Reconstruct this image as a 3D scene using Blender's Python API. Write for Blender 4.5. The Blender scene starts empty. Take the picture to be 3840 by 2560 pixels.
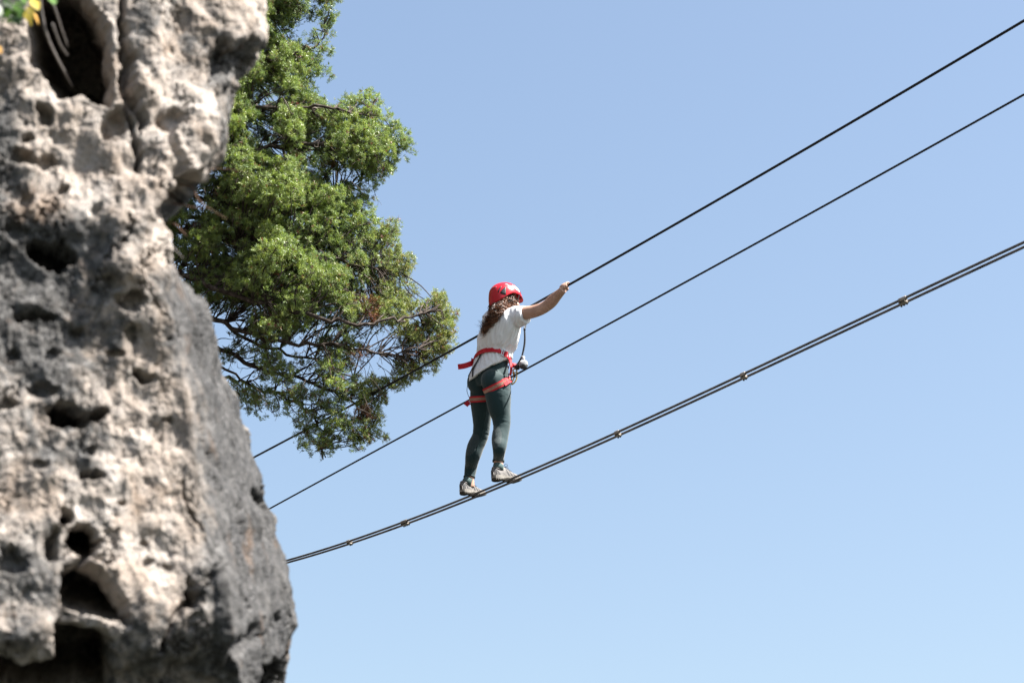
import bpy, bmesh, math, random
import numpy as np
from mathutils import Vector, Matrix
from mathutils.bvhtree import BVHTree

rng = np.random.default_rng(7)
random.seed(7)
SC = bpy.context.scene
COL = SC.collection
R_ = math.radians

# ------------------------------------------------------------------ camera
CAM_Z = 1.6
PITCH = R_(22.0)
LENS = 85.0
FPX = 3840 * LENS / 36.0            # focal length in photograph pixels
cam_d = bpy.data.cameras.new('camera')
cam = bpy.data.objects.new('camera', cam_d)
COL.objects.link(cam)
cam.location = (0, 0, CAM_Z)
cam.rotation_euler = (math.pi / 2 + PITCH, 0, 0)
cam_d.lens = LENS
cam_d.sensor_width = 36.0
cam_d.clip_start = 0.05
cam_d.clip_end = 8000
cam_d.dof.use_dof = True
cam_d.dof.focus_distance = 17.9
cam_d.dof.aperture_fstop = 3.7
SC.camera = cam

# ------------------------------------------------------------------ sky, sun, exposure
SUN_AZ = R_(106.0)       # measured from the view direction (+Y) towards the right (+X)
SUN_EL = R_(56.0)
world = bpy.data.worlds.new('World')
SC.world = world
world.use_nodes = True
wn, wl = world.node_tree.nodes, world.node_tree.links
wn.clear()
w_out = wn.new('ShaderNodeOutputWorld')
w_bg = wn.new('ShaderNodeBackground')
w_sky = wn.new('ShaderNodeTexSky')
w_sky.sky_type = 'NISHITA'
w_sky.sun_disc = False
w_sky.sun_elevation = SUN_EL
w_sky.sun_rotation = SUN_AZ
w_sky.altitude = 300
w_sky.air_density = 1.3
w_sky.dust_density = 3.3
w_sky.ozone_density = 0.2
w_bg.inputs['Strength'].default_value = 0.055
wl.new(w_sky.outputs[0], w_bg.inputs['Color'])
wl.new(w_bg.outputs[0], w_out.inputs['Surface'])

sun_d = bpy.data.lights.new('sun', 'SUN')
sun_d.energy = 5.0
sun_d.angle = R_(0.53)
sun_d.color = (1.0, 0.955, 0.89)
sun = bpy.data.objects.new('sun', sun_d)
COL.objects.link(sun)
SUN_V = Vector((math.sin(SUN_AZ) * math.cos(SUN_EL), math.cos(SUN_AZ) * math.cos(SUN_EL), math.sin(SUN_EL)))
sun.rotation_euler = SUN_V.to_track_quat('Z', 'Y').to_euler()
sun.location = (12, 0, 20)

vs = SC.view_settings
vs.view_transform = 'Standard'
vs.look = 'None'
vs.exposure = 2.0
vs.gamma = 1.0
vs.use_curve_mapping = False
SC.cycles.max_bounces = 5
SC.cycles.diffuse_bounces = 2
SC.cycles.transparent_max_bounces = 6

# ------------------------------------------------------------------ helpers
CP, SP = math.cos(PITCH), math.sin(PITCH)


def J(px, py, Y):
    """World point at ground distance Y in front of the camera, on the sight line of a photograph pixel."""
    u = (px - 1920) / FPX
    w = (1280 - py) / FPX
    dy = CP - w * SP
    dz = SP + w * CP
    t = Y / dy
    return Vector((u * t, Y, CAM_Z + dz * t))


def ray(px, py):
    d = J(px, py, 1.0) - Vector((0, 0, CAM_Z))
    return d.normalized()


EYE = Vector((0, 0, CAM_Z))


def interp(x, xs, ys):
    return np.interp(x, xs, ys)


def sstep(a, b, x):
    t = np.clip((x - a) / (b - a), 0, 1)
    return t * t * (3 - 2 * t)


# gradient noise, vectorised
_perm = np.random.default_rng(3).permutation(256)
_perm = np.concatenate([_perm, _perm])
_grad = np.random.default_rng(4).normal(size=(256, 3))
_grad /= np.linalg.norm(_grad, axis=1)[:, None]


def perlin(P):
    P = np.asarray(P, dtype=np.float64)
    i = np.floor(P).astype(np.int64)
    f = P - i
    i &= 255
    u = f * f * f * (f * (f * 6 - 15) + 10)
    res = 0
    for dx in (0, 1):
        wx = u[:, 0] if dx else 1 - u[:, 0]
        for dy in (0, 1):
            wy = u[:, 1] if dy else 1 - u[:, 1]
            for dz in (0, 1):
                wz = u[:, 2] if dz else 1 - u[:, 2]
                h = _perm[_perm[_perm[(i[:, 0] + dx) & 255] + ((i[:, 1] + dy) & 255)] + ((i[:, 2] + dz) & 255)]
                g = _grad[h]
                d = g[:, 0] * (f[:, 0] - dx) + g[:, 1] * (f[:, 1] - dy) + g[:, 2] * (f[:, 2] - dz)
                res = res + wx * wy * wz * d
    return res * 1.6


def fbm(P, octv=4, gain=0.5, lac=2.03):
    a, s, tot = 1.0, 0.0, 0.0
    P = np.array(P)
    for k in range(octv):
        s = s + a * perlin(P + 17.3 * k)
        tot += a
        a *= gain
        P = P * lac
    return s / tot


def ridged(P, octv=4, gain=0.5):
    a, s, tot = 1.0, 0.0, 0.0
    P = np.array(P)
    for k in range(octv):
        s = s + a * (1 - 2 * np.abs(perlin(P + 9.1 * k)))
        tot += a
        a *= gain
        P = P * 2.1
    return s / tot


_wj = np.random.default_rng(5).random((256, 3))


def worley(P):
    i = np.floor(P).astype(np.int64)
    best = np.full(len(P), 9.0)
    for dx in (-1, 0, 1):
        for dy in (-1, 0, 1):
            for dz in (-1, 0, 1):
                c = i + np.array((dx, dy, dz))
                h = _perm[_perm[_perm[c[:, 0] & 255] + (c[:, 1] & 255)] + (c[:, 2] & 255)]
                d = c + _wj[h] - P
                best = np.minimum(best, (d * d).sum(1))
    return np.sqrt(best)


def link(name, me, mat=None, parent=None):
    o = bpy.data.objects.new(name, me)
    COL.objects.link(o)
    if mat:
        me.materials.append(mat)
    if parent:
        o.parent = parent
    return o


def mesh_from(name, V, F, smooth=True):
    me = bpy.data.meshes.new(name)
    me.from_pydata([tuple(v) for v in V], [], [tuple(f) for f in F])
    me.update()
    if smooth:
        me.polygons.foreach_set('use_smooth', [True] * len(me.polygons))
    return me


def mesh_np(name, V, F, smooth=True):
    """V (n,3), F (m,k) arrays with one k for all faces."""
    V = np.asarray(V, dtype=np.float32)
    F = np.asarray(F, dtype=np.int32)
    me = bpy.data.meshes.new(name)
    me.vertices.add(len(V))
    me.vertices.foreach_set('co', V.ravel())
    k = F.shape[1]
    me.loops.add(F.size)
    me.loops.foreach_set('vertex_index', F.ravel())
    me.polygons.add(len(F))
    me.polygons.foreach_set('loop_start', np.arange(0, F.size, k, dtype=np.int32))
    me.polygons.foreach_set('loop_total', np.full(len(F), k, dtype=np.int32))
    if smooth:
        me.polygons.foreach_set('use_smooth', np.ones(len(F), dtype=bool))
    me.update(calc_edges=True)
    return me


def empty(name, loc, label=None, cat=None, group=None):
    o = bpy.data.objects.new(name, None)
    COL.objects.link(o)
    o.location = loc
    o.empty_display_size = 0.1
    if label:
        o['label'] = label
        o['category'] = cat
    if group:
        o['group'] = group
    return o


def tag(o, label, cat, group=None):
    o['label'] = label
    o['category'] = cat
    if group:
        o['group'] = group
    return o


def parent_keep(o, p):
    o.parent = p
    o.matrix_parent_inverse = Matrix.Translation(-Vector(p.location))


class MB:
    """Collects shapes in world space; build() links them as one mesh object."""

    def __init__(s):
        s.V, s.F = [], []

    def add(s, V, F):
        n = len(s.V)
        s.V += [Vector(v) for v in V]
        s.F += [tuple(i + n for i in f) for f in F]

    def tube(s, pts, rad, n=8, cap=True, twist=None, side=None):
        """rad: number, list of numbers or list of (a, b) pairs (a along side, b across it)."""
        pts = [Vector(p) for p in pts]
        m = len(pts)
        if not isinstance(rad, (list, tuple)):
            rad = [rad] * m
        V, F = [], []
        up = Vector(side) if side is not None else Vector((0.31, 0.2, 0.93))
        for i, p in enumerate(pts):
            t = (pts[min(i + 1, m - 1)] - pts[max(i - 1, 0)])
            if t.length < 1e-9:
                t = Vector((0, 0, 1))
            t.normalize()
            a = up - t * up.dot(t)
            if a.length < 1e-4:
                a = t.orthogonal()
            a.normalize()
            if side is None:
                up = a
            b = t.cross(a)
            r = rad[i]
            ra, rb = r if isinstance(r, (tuple, list)) else (r, r)
            for k in range(n):
                th = 2 * math.pi * k / n
                V.append(p + a * (ra * math.cos(th)) + b * (rb * math.sin(th)))
        for i in range(m - 1):
            for k in range(n):
                k2 = (k + 1) % n
                F.append((i * n + k, i * n + k2, (i + 1) * n + k2, (i + 1) * n + k))
        if cap:
            F.append(tuple(range(n - 1, -1, -1)))
            F.append(tuple((m - 1) * n + k for k in range(n)))
        s.add(V, F)
        return s

    def ball(s, c, r, axes=None, nu=16, nv=10):
        c = Vector(c)
        if not isinstance(r, (tuple, list)):
            r = (r, r, r)
        ax = axes or (Vector((1, 0, 0)), Vector((0, 1, 0)), Vector((0, 0, 1)))
        V, F = [c + ax[2] * r[2]], []
        for j in range(1, nv):
            ph = math.pi * j / nv
            for i in range(nu):
                th = 2 * math.pi * i / nu
                V.append(c + ax[0] * (r[0] * math.sin(ph) * math.cos(th)) + ax[1] * (r[1] * math.sin(ph) * math.sin(th)) + ax[2] * (r[2] * math.cos(ph)))
        V.append(c - ax[2] * r[2])
        L = len(V) - 1
        for i in range(nu):
            i2 = (i + 1) % nu
            F.append((0, 1 + i, 1 + i2))
            for j in range(nv - 2):
                a, b = 1 + j * nu, 1 + (j + 1) * nu
                F.append((a + i, b + i, b + i2, a + i2))
            F.append((1 + (nv - 2) * nu + i, L, 1 + (nv - 2) * nu + i2))
        s.add(V, F)
        return s

    def box(s, c, ax, h, bev=0.15):
        """box with chamfered edges; ax = 3 unit vectors, h = 3 half sizes."""
        c = Vector(c)
        ax = [Vector(a) for a in ax]
        e = bev * min(h)
        bm = bmesh.new()
        bmesh.ops.create_cube(bm, size=2.0)
        for v in bm.verts:
            v.co = Vector((v.co.x * h[0], v.co.y * h[1], v.co.z * h[2]))
        if bev:
            bmesh.ops.bevel(bm, geom=bm.edges[:], offset=e, segments=1, affect='EDGES')
        bm.verts.index_update()
        V = [c + ax[0] * v.co.x + ax[1] * v.co.y + ax[2] * v.co.z for v in bm.verts]
        F = [tuple(v.index for v in f.verts) for f in bm.faces]
        bm.free()
        s.add(V, F)
        return s

    def ribbon(s, pts, nrm, width, thick, closed=False, bvec=None):
        """strap: pts centre line, nrm outward normals, flat band with thickness."""
        m = len(pts)
        V, F = [], []
        for i in range(m):
            if closed:
                t = pts[(i + 1) % m] - pts[i - 1]
            else:
                t = pts[min(i + 1, m - 1)] - pts[max(i - 1, 0)]
            t.normalize()
            n = nrm[i] - t * nrm[i].dot(t)
            n.normalize()
            b = bvec if bvec is not None else t.cross(n)
            w = width[i] if isinstance(width, (list, tuple)) else width
            V += [pts[i] + b * w / 2, pts[i] - b * w / 2, pts[i] - b * w / 2 + n * thick, pts[i] + b * w / 2 + n * thick]
        rngm = m if closed else m - 1
        for i in range(rngm):
            a, b2 = i * 4, ((i + 1) % m) * 4
            for k in range(4):
                k2 = (k + 1) % 4
                F.append((a + k, a + k2, b2 + k2, b2 + k))
        if not closed:
            F.append((3, 2, 1, 0))
            e = (m - 1) * 4
            F.append((e, e + 1, e + 2, e + 3))
        s.add(V, F)
        return s

    def mesh(s, name, smooth=True):
        return mesh_from(name, s.V, s.F, smooth)

    def build(s, name, mat, parent=None, smooth=True):
        me = s.mesh(name, smooth)
        o = link(name, me, mat)
        if parent is not None:
            root = parent
            off = Vector(root.location)
            # children of children keep world coordinates: roots of parts sit at the origin
            if root.parent is None:
                parent_keep(o, root)
            else:
                o.parent = root
        return o


def crom(pts, n=6):
    """Catmull-Rom resampling; pts may be Vectors or tuples of numbers."""
    P = [np.array(p, dtype=float) for p in pts]
    P = [2 * P[0] - P[1]] + P + [2 * P[-1] - P[-2]]
    out = []
    for i in range(1, len(P) - 2):
        for k in range(n):
            t = k / n
            p0, p1, p2, p3 = P[i - 1:i + 3]
            out.append(0.5 * ((2 * p1) + (-p0 + p2) * t + (2 * p0 - 5 * p1 + 4 * p2 - p3) * t * t + (-p0 + 3 * p1 - 3 * p2 + p3) * t ** 3))
    out.append(P[-2])
    return out


def remesh(me, voxel, smooth_it=4, fac=0.5):
    """Union of everything in me as one continuous skin."""
    o = bpy.data.objects.new('tmp_remesh', me)
    COL.objects.link(o)
    m = o.modifiers.new('r', 'REMESH')
    m.mode = 'VOXEL'
    m.voxel_size = voxel
    m.use_smooth_shade = True
    if smooth_it:
        sm = o.modifiers.new('s', 'SMOOTH')
        sm.iterations = smooth_it
        sm.factor = fac
    dg = bpy.context.evaluated_depsgraph_get()
    new = bpy.data.meshes.new_from_object(o.evaluated_get(dg))
    bpy.data.objects.remove(o)
    bpy.data.meshes.remove(me)
    new.polygons.foreach_set('use_smooth', [True] * len(new.polygons))
    return new


def get_co(me):
    a = np.empty(len(me.vertices) * 3, dtype=np.float32)
    me.vertices.foreach_get('co', a)
    return a.reshape(-1, 3).astype(np.float64)


def get_no(me):
    a = np.empty(len(me.vertices) * 3, dtype=np.float32)
    me.vertex_normals.foreach_get('vector', a)
    return a.reshape(-1, 3).astype(np.float64)


def set_co(me, V):
    me.vertices.foreach_set('co', np.asarray(V, dtype=np.float32).ravel())
    me.update()


def bvh_of(*meshes):
    V, F = [], []
    for me in meshes:
        n = len(V)
        V += [v.co.copy() for v in me.vertices]
        F += [tuple(i + n for i in p.vertices) for p in me.polygons]
    return BVHTree.FromPolygons(V, F)


# ------------------------------------------------------------------ materials
def mat_new(name):
    m = bpy.data.materials.new(name)
    m.use_nodes = True
    nt = m.node_tree
    b = nt.nodes['Principled BSDF']
    return m, nt, b


def N(nt, typ, **kw):
    n = nt.nodes.new(typ)
    for k, v in kw.items():
        if k in n.inputs:
            n.inputs[k].default_value = v
        else:
            setattr(n, k, v)
    return n


def ramp(nt, fac, stops):
    r = nt.nodes.new('ShaderNodeValToRGB')
    e = r.color_ramp.elements
    while len(e) < len(stops):
        e.new(0.5)
    for i, (p, c) in enumerate(stops):
        e[i].position = p
        e[i].color = (c[0], c[1], c[2], 1) if isinstance(c, (tuple, list)) else (c, c, c, 1)
    nt.links.new(fac, r.inputs[0])
    return r


def simple(name, col, rough=0.6, var=0.25, scale=30.0, metal=0.0, bump=0.0, bscale=200.0, sheen=0.0, spec=0.5):
    """colour with slight procedural variation and relief."""
    m, nt, b = mat_new(name)
    tc = N(nt, 'ShaderNodeTexCoord')
    no = N(nt, 'ShaderNodeTexNoise', Scale=scale, Detail=4.0)
    nt.links.new(tc.outputs['Object'], no.inputs['Vector'])
    lo = tuple(c * 0.75 * (1 - var) for c in col)
    hi = tuple(min(1, c * 0.75 * (1 + var)) for c in col)
    r = ramp(nt, no.outputs['Fac'], [(0.3, lo), (0.7, hi)])
    nt.links.new(r.outputs[0], b.inputs['Base Color'])
    b.inputs['Roughness'].default_value = rough
    b.inputs['Metallic'].default_value = metal
    b.inputs['Specular IOR Level'].default_value = spec
    b.inputs['Sheen Weight'].default_value = sheen
    if bump:
        n2 = N(nt, 'ShaderNodeTexNoise', Scale=bscale, Detail=3.0)
        nt.links.new(tc.outputs['Object'], n2.inputs['Vector'])
        bp = N(nt, 'ShaderNodeBump', Strength=bump, Distance=0.002)
        nt.links.new(n2.outputs['Fac'], bp.inputs['Height'])
        nt.links.new(bp.outputs[0], b.inputs['Normal'])
    return m

# ------------------------------------------------------------------ ground
def make_ground():
    m, nt, b = mat_new('dark_scrub_ground')
    tc = N(nt, 'ShaderNodeTexCoord')
    no = N(nt, 'ShaderNodeTexNoise', Scale=0.35, Detail=8.0)
    nt.links.new(tc.outputs['Object'], no.inputs['Vector'])
    r = ramp(nt, no.outputs['Fac'], [(0.35, (0.006, 0.009, 0.004)), (0.55, (0.011, 0.014, 0.007)), (0.75, (0.024, 0.021, 0.015))])
    nt.links.new(r.outputs[0], b.inputs['Base Color'])
    b.inputs['Roughness'].default_value = 0.95
    V, F = [], []
    rad = [0.0, 4, 10, 20, 40, 80, 160, 320, 700, 1500, 3500, 6000]
    n = 48
    g = np.random.default_rng(9)
    for r0 in rad:
        for k in range(n):
            th = 2 * math.pi * k / n
            z = 0.0 if r0 < 12 else -min(r0 * 0.04, 40) * g.uniform(0.4, 1.0)
            V.append((r0 * math.cos(th), 12 + r0 * math.sin(th), z))
    for i in range(len(rad) - 1):
        for k in range(n):
            k2 = (k + 1) % n
            F.append((i * n + k, (i + 1) * n + k, (i + 1) * n + k2, i * n + k2))
    o = link('ground', mesh_from('ground', V, F), m)
    o['kind'] = 'structure'


make_ground()


# ------------------------------------------------------------------ cliff
def rock_material():
    m, nt, b = mat_new('limestone')
    L = nt.links
    tc = N(nt, 'ShaderNodeTexCoord')
    at = N(nt, 'ShaderNodeAttribute', attribute_name='patina')
    co = tc.outputs['Object']

    def noise(scale, detail=6.0, rough=0.6, dist=0.0):
        n = N(nt, 'ShaderNodeTexNoise', Scale=scale, Detail=detail, Roughness=rough, Distortion=dist)
        L.new(co, n.inputs['Vector'])
        return n.outputs['Fac']

    def math2(op, a, bb):
        n = N(nt, 'ShaderNodeMath', operation=op)
        for i, v in enumerate((a, bb)):
            if isinstance(v, (int, float)):
                n.inputs[i].default_value = v
            else:
                L.new(v, n.inputs[i])
        return n.outputs[0]

    def mix(f, c1, c2, mode='MIX'):
        n = N(nt, 'ShaderNodeMix', data_type='RGBA', blend_type=mode)
        for i, v in ((0, f), (6, c1), (7, c2)):
            if isinstance(v, (int, float)):
                n.inputs[i].default_value = v
            elif isinstance(v, tuple):
                n.inputs[i].default_value = (*v, 1)
            else:
                L.new(v, n.inputs[i])
        return n.outputs[2]

    cream = ramp(nt, noise(7.0, 8.0, 0.62, 0.6), [(0.28, (0.33, 0.255, 0.195)), (0.45, (0.49, 0.42, 0.36)), (0.62, (0.57, 0.515, 0.465)), (0.8, (0.62, 0.59, 0.56))]).outputs[0]
    grey = ramp(nt, noise(26.0, 9.0, 0.72, 0.4), [(0.3, (0.04, 0.0385, 0.037)), (0.44, (0.10, 0.097, 0.093)), (0.58, (0.205, 0.20, 0.195)), (0.75, (0.38, 0.373, 0.367))]).outputs[0]
    # weathered crust: follows the attribute, broken by noise
    n1 = noise(9.0, 9.0, 0.7, 0.8)
    s = math2('ADD', math2('MULTIPLY', at.outputs['Fac'], 0.75), math2('MULTIPLY', math2('SUBTRACT', n1, 0.5), 1.5))
    msk = ramp(nt, s, [(0.2, 0.0), (0.48, 1.0)]).outputs[0]
    col = mix(msk, cream, grey)
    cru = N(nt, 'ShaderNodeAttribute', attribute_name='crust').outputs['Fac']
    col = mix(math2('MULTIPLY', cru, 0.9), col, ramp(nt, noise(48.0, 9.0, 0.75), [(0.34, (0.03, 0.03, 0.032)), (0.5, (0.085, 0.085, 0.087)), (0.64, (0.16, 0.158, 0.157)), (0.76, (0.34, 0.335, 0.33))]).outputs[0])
    # dark lichen blotches
    n2 = noise(34.0, 8.0, 0.75)
    dk = ramp(nt, math2('ADD', n2, math2('MULTIPLY', at.outputs['Fac'], 0.09)), [(0.57, 0.0), (0.67, 1.0)]).outputs[0]
    col = mix(math2('MULTIPLY', dk, 0.85), col, (0.035, 0.036, 0.038))
    # rusty stains
    n3 = noise(5.0, 6.0, 0.6)
    ru = ramp(nt, n3, [(0.60, 0.0), (0.72, 1.0)]).outputs[0]
    col = mix(math2('MULTIPLY', ru, 0.35), col, (0.36, 0.21, 0.11))
    # pale lichen specks
    vo = N(nt, 'ShaderNodeTexVoronoi', Scale=42.0, Randomness=1.0)
    L.new(co, vo.inputs['Vector'])
    sp = ramp(nt, math2('ADD', vo.outputs['Distance'], math2('MULTIPLY', noise(60.0), 0.25)), [(0.2, 1.0), (0.26, 0.0)]).outputs[0]
    col = mix(math2('MULTIPLY', sp, 0.65), col, (0.66, 0.65, 0.65))
    # grain
    gr = ramp(nt, noise(160.0, 4.0, 0.7), [(0.3, (0.34, 0.34, 0.345)), (0.7, (0.73, 0.73, 0.735))]).outputs[0]
    col = mix(1.0, col, gr, 'MULTIPLY')
    L.new(col, b.inputs['Base Color'])
    b.inputs['Roughness'].default_value = 0.92
    b.inputs['Specular IOR Level'].default_value = 0.2
    bp = N(nt, 'ShaderNodeBump', Strength=0.8, Distance=0.008)
    L.new(math2('ADD', noise(55.0, 8.0, 0.7), math2('MULTIPLY', noise(18.0, 6.0, 0.6), 1.2)), bp.inputs['Height'])
    L.new(bp.outputs[0], b.inputs['Normal'])
    return m


M_ROCK = rock_material()

EDGE = np.array([(-900, 985), (-500, 1000), (0, 988), (120, 983), (200, 970), (260, 945), (300, 900), (360, 872), (450, 850), (520, 835),
                 (600, 800), (680, 755), (760, 690), (800, 650), (830, 614), (860, 625), (900, 636), (950, 640), (989, 628), (1030, 648), (1070, 672),
                 (1127, 712), (1150, 744), (1225, 775), (1317, 815), (1420, 850), (1518, 878), (1621, 918), (1717, 947), (1803, 976),
                 (1890, 1010), (1935, 1046), (2004, 1047), (2113, 1079), (2222, 1096), (2337, 1110), (2435, 1100), (2521, 1091), (2560, 1075),
                 (2700, 1040), (3100, 1000), (3400, 990)], dtype=float)
RIDGE = np.array([(-900, 2000), (870, 2000), (960, 640), (1000, 600), (1200, 640), (1600, 715), (2000, 790), (2300, 850), (2560, 900), (3400, 930)], dtype=float)


def poly_sd(px, py, poly):
    """signed distance (px) to a polygon, positive inside."""
    poly = np.array(poly, dtype=float)
    d2 = np.full(px.shape, 1e12)
    ins = np.zeros(px.shape, dtype=bool)
    m = len(poly)
    for i in range(m):
        ax, ay = poly[i]
        bx, by = poly[(i + 1) % m]
        ex, ey = bx - ax, by - ay
        t = np.clip(((px - ax) * ex + (py - ay) * ey) / (ex * ex + ey * ey), 0, 1)
        d2 = np.minimum(d2, (px - ax - t * ex) ** 2 + (py - ay - t * ey) ** 2)
        c = ((ay > py) != (by > py))
        with np.errstate(divide='ignore', invalid='ignore'):
            xi = ax + (py - ay) / (by - ay) * ex if by != ay else np.full(px.shape, 1e9)
        ins ^= c & (px < xi)
    d = np.sqrt(d2)
    return np.where(ins, d, -d)


def line_d(px, py, pts):
    d2 = np.full(px.shape, 1e12)
    for (ax, ay), (bx, by) in zip(pts[:-1], pts[1:]):
        ex, ey = bx - ax, by - ay
        t = np.clip(((px - ax) * ex + (py - ay) * ey) / (ex * ex + ey * ey), 0, 1)
        d2 = np.minimum(d2, (px - ax - t * ex) ** 2 + (py - ay - t * ey) ** 2)
    return np.sqrt(d2)


def make_cliff():
    NR, NC, NW = 780, 440, 100
    py = np.linspace(3050, -420, NR)
    q = np.linspace(0, 1, NC)
    q = 1 - (1 - q) ** 1.15
    edge = interp(py, EDGE[:, 0], EDGE[:, 1])
    PX = -380 + (edge[:, None] + 380) * q[None, :]
    PY = np.repeat(py[:, None], NC, 1)
    # how far the face stands from the camera (metres along the ground)
    up = 6.5 + 0.30 * np.sign(PX) * np.abs(np.clip(PX / 985, -0.4, 1)) ** 1.3
    ridge = interp(py, RIDGE[:, 0], RIDGE[:, 1])[:, None]
    e2 = edge[:, None]
    low = 6.5 + 0.28 * np.clip(PX / 800, -0.4, 1) + np.clip((PX - ridge) / np.maximum(e2 - ridge, 60), 0, 1) * 1.1 * np.clip((PY - 940) / 700, 0, 1)
    k = sstep(760, 940, PY)
    Y = up * (1 - k) + low * k
    # large undulation and the overhang of the lower edge
    Y = Y - 0.10 * np.exp(-(((PX - 560) / 230) ** 2 + ((PY - 950) / 260) ** 2))
    Y = Y + 0.35 * sstep(2300, 2900, PY)
    en = np.clip((q - 0.9) / 0.1, 0, 1)[None, :]
    Y = Y + 0.22 * (1 - np.sqrt(np.clip(1 - en ** 2, 0, 1)))
    u = (PX - 1920) / FPX
    w = (1280 - PY) / FPX
    t = Y / (CP - w * SP)
    P = np.stack([u * t, Y, CAM_Z + (SP + w * CP) * t], -1)
    # the side that turns back from the nose to the valley wall where the tree roots and the cables are fixed
    f = (np.arange(1, NW + 1) / NW) ** 1.7
    nose = P[:, -1, :]
    wy = nose[:, 1:2] + (25.0 - nose[:, 1:2]) * f
    ww = (1280 - py[:, None]) / FPX
    wpx = edge[:, None] - (edge[:, None] - 340) * f ** 0.75 - 25 * np.clip(f * 30, 0, 1)
    wt = wy / (CP - ww * SP)
    wx = (wpx - 1920) / FPX * wt
    wz = CAM_Z + (SP + ww * CP) * wt
    W = np.stack([wx, wy, wz], -1)
    P = np.concatenate([P, W], 1)
    NT = NC + NW
    # outward normals of the smooth base
    du = np.gradient(P, axis=1)
    dv = np.gradient(P, axis=0)
    nrm = np.cross(du, dv)
    nrm /= np.linalg.norm(nrm, axis=2)[..., None] + 1e-9
    if nrm[NR // 2, NC // 3, 1] > 0:
        nrm = -nrm
    for _ in range(14):
        nrm[1:-1] = (nrm[:-2] + nrm[1:-1] + nrm[2:]) / 3
        nrm[:, 1:-1] = (nrm[:, :-2] + nrm[:, 1:-1] + nrm[:, 2:]) / 3
    nrm /= np.linalg.norm(nrm, axis=2)[..., None] + 1e-9
    flat = P.reshape(-1, 3)
    # features are placed on the face in photograph pixels, with a wobbly outline
    PXe = np.concatenate([PX, np.full((NR, NW), 1400.0)], 1).ravel()
    PYe = np.repeat(py[:, None], NT, 1).ravel()
    wob = np.stack([fbm(flat * 9, 3), fbm(flat * 9 + 31.7, 3)], 1)
    fx = PXe + 42 * wob[:, 0]
    fy = PYe + 42 * wob[:, 1]
    wob2 = np.stack([fbm(flat * 40, 3), fbm(flat * 40 + 13.7, 3)], 1)
    fx += 14 * wob2[:, 0]
    fy += 14 * wob2[:, 1]
    pw = fbm(flat * 26 + 2.2, 3)
    D = np.zeros(len(flat))
    pat = np.zeros(len(flat))

    def dent_poly(poly, depth, soft, grey=0.0):
        nonlocal D, pat
        sd = poly_sd(fx, fy, poly)
        s = sstep(-soft * 0.25, soft, sd)
        D -= depth * s
        pat += grey * s

    def pit(x, y, rx, ry, depth, ang=0.0, p=2.0):
        nonlocal D
        a = R_(ang)
        dx, dy = fx - x, fy - y
        X = (dx * math.cos(a) + dy * math.sin(a)) / rx
        Yq = (-dx * math.sin(a) + dy * math.cos(a)) / ry
        rr = np.sqrt(X * X + Yq * Yq)
        D -= 1.9 * depth * (1 - sstep(0.55, 1.1, rr + 0.35 * pw))

    def bump(x, y, rx, ry, h, ang=0.0):
        nonlocal D
        a = R_(ang)
        dx, dy = fx - x, fy - y
        X = (dx * math.cos(a) + dy * math.sin(a)) / rx
        Yq = (-dx * math.sin(a) + dy * math.cos(a)) / ry
        D += h * np.exp(-(X * X + Yq * Yq))

    def crack(pts, wid, depth):
        nonlocal D
        d = line_d(fx, fy, pts)
        D -= depth * (1 - sstep(0.2 * wid, wid, d))

    dent_poly([(150, -70), (118, -20), (112, 60), (112, 182), (131, 241), (174, 280), (214, 327), (241, 345), (308, 350), (348, 375), (396, 398), (424, 375), (418, 268), (402, 115), (345, 30), (310, -40), (230, -80)], 0.85, 60)
    dent_poly([(-400, -420), (-400, 90), (20, 95), (95, 100), (112, 50), (112, -420)], 0.05, 30)
    crack([(446, -400), (452, 60), (462, 300), (478, 430), (505, 560), (520, 640)], 16, 0.09)
    dent_poly([(452, 60), (480, 110), (500, 260), (530, 420), (560, 500), (520, 520), (480, 400), (462, 250)], 0.10, 26)
    dent_poly([(800, 150), (860, 170), (940, 150), (975, 200), (960, 265), (890, 310), (820, 300), (780, 220)], 0.08, 40, 0.5)  # hollow under the nose, also toned greyer
    dent_poly([(600, 800), (640, 700), (720, 640), (760, 700), (690, 800), (610, 860)], 0.14, 40)
    pit(165, 425, 34, 40, 0.035)
    pit(105, 515, 18, 22, 0.025)
    pit(75, 590, 62, 46, 0.03, 20)
    pit(160, 600, 36, 40, 0.022)
    pit(420, 470, 56, 62, 0.028, 30)
    pit(635, 480, 48, 44, 0.022)
    crack([(600, 480), (640, 560), (660, 640), (640, 740)], 26, 0.035)
    bump(600, 610, 60, 110, 0.035)
    bump(730, 430, 80, 150, 0.03)
    bump(560, 260, 60, 240, 0.03)
    pit(180, 965, 90, 48, 0.10, 15)
    pit(60, 880, 60, 40, 0.015)
    pit(490, 1130, 64, 30, 0.03)
    pit(420, 1060, 40, 30, 0.012)
    bump(480, 1000, 90, 70, 0.035)
    bump(100, 1140, 45, 30, 0.03)
    pit(130, 1190, 90, 22, 0.03)
    pit(240, 1555, 84, 46, 0.15, 8)
    pit(365, 1560, 44, 30, 0.05)
    pit(540, 1415, 46, 28, 0.05, 20)
    pit(150, 1470, 60, 30, 0.02)
    pit(30, 1530, 40, 24, 0.02)
    pit(240, 1935, 46, 42, 0.14)
    pit(340, 1790, 60, 26, 0.035)
    pit(318, 2026, 58, 64, 0.40)
    dent_poly([(228, 2142), (300, 2090), (367, 2130), (436, 2177), (496, 2326), (402, 2318), (258, 2284), (210, 2234)], 0.5, 50)
    dent_poly([(-400, 2440), (0, 2464), (115, 2490), (205, 2460), (218, 2337), (300, 2345), (402, 2380), (432, 2452), (410, 2640), (-400, 2700)], 0.6, 60)
    pit(50, 2100, 70, 60, 0.02)
    pit(200, 2040, 24, 60, 0.04)
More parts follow.
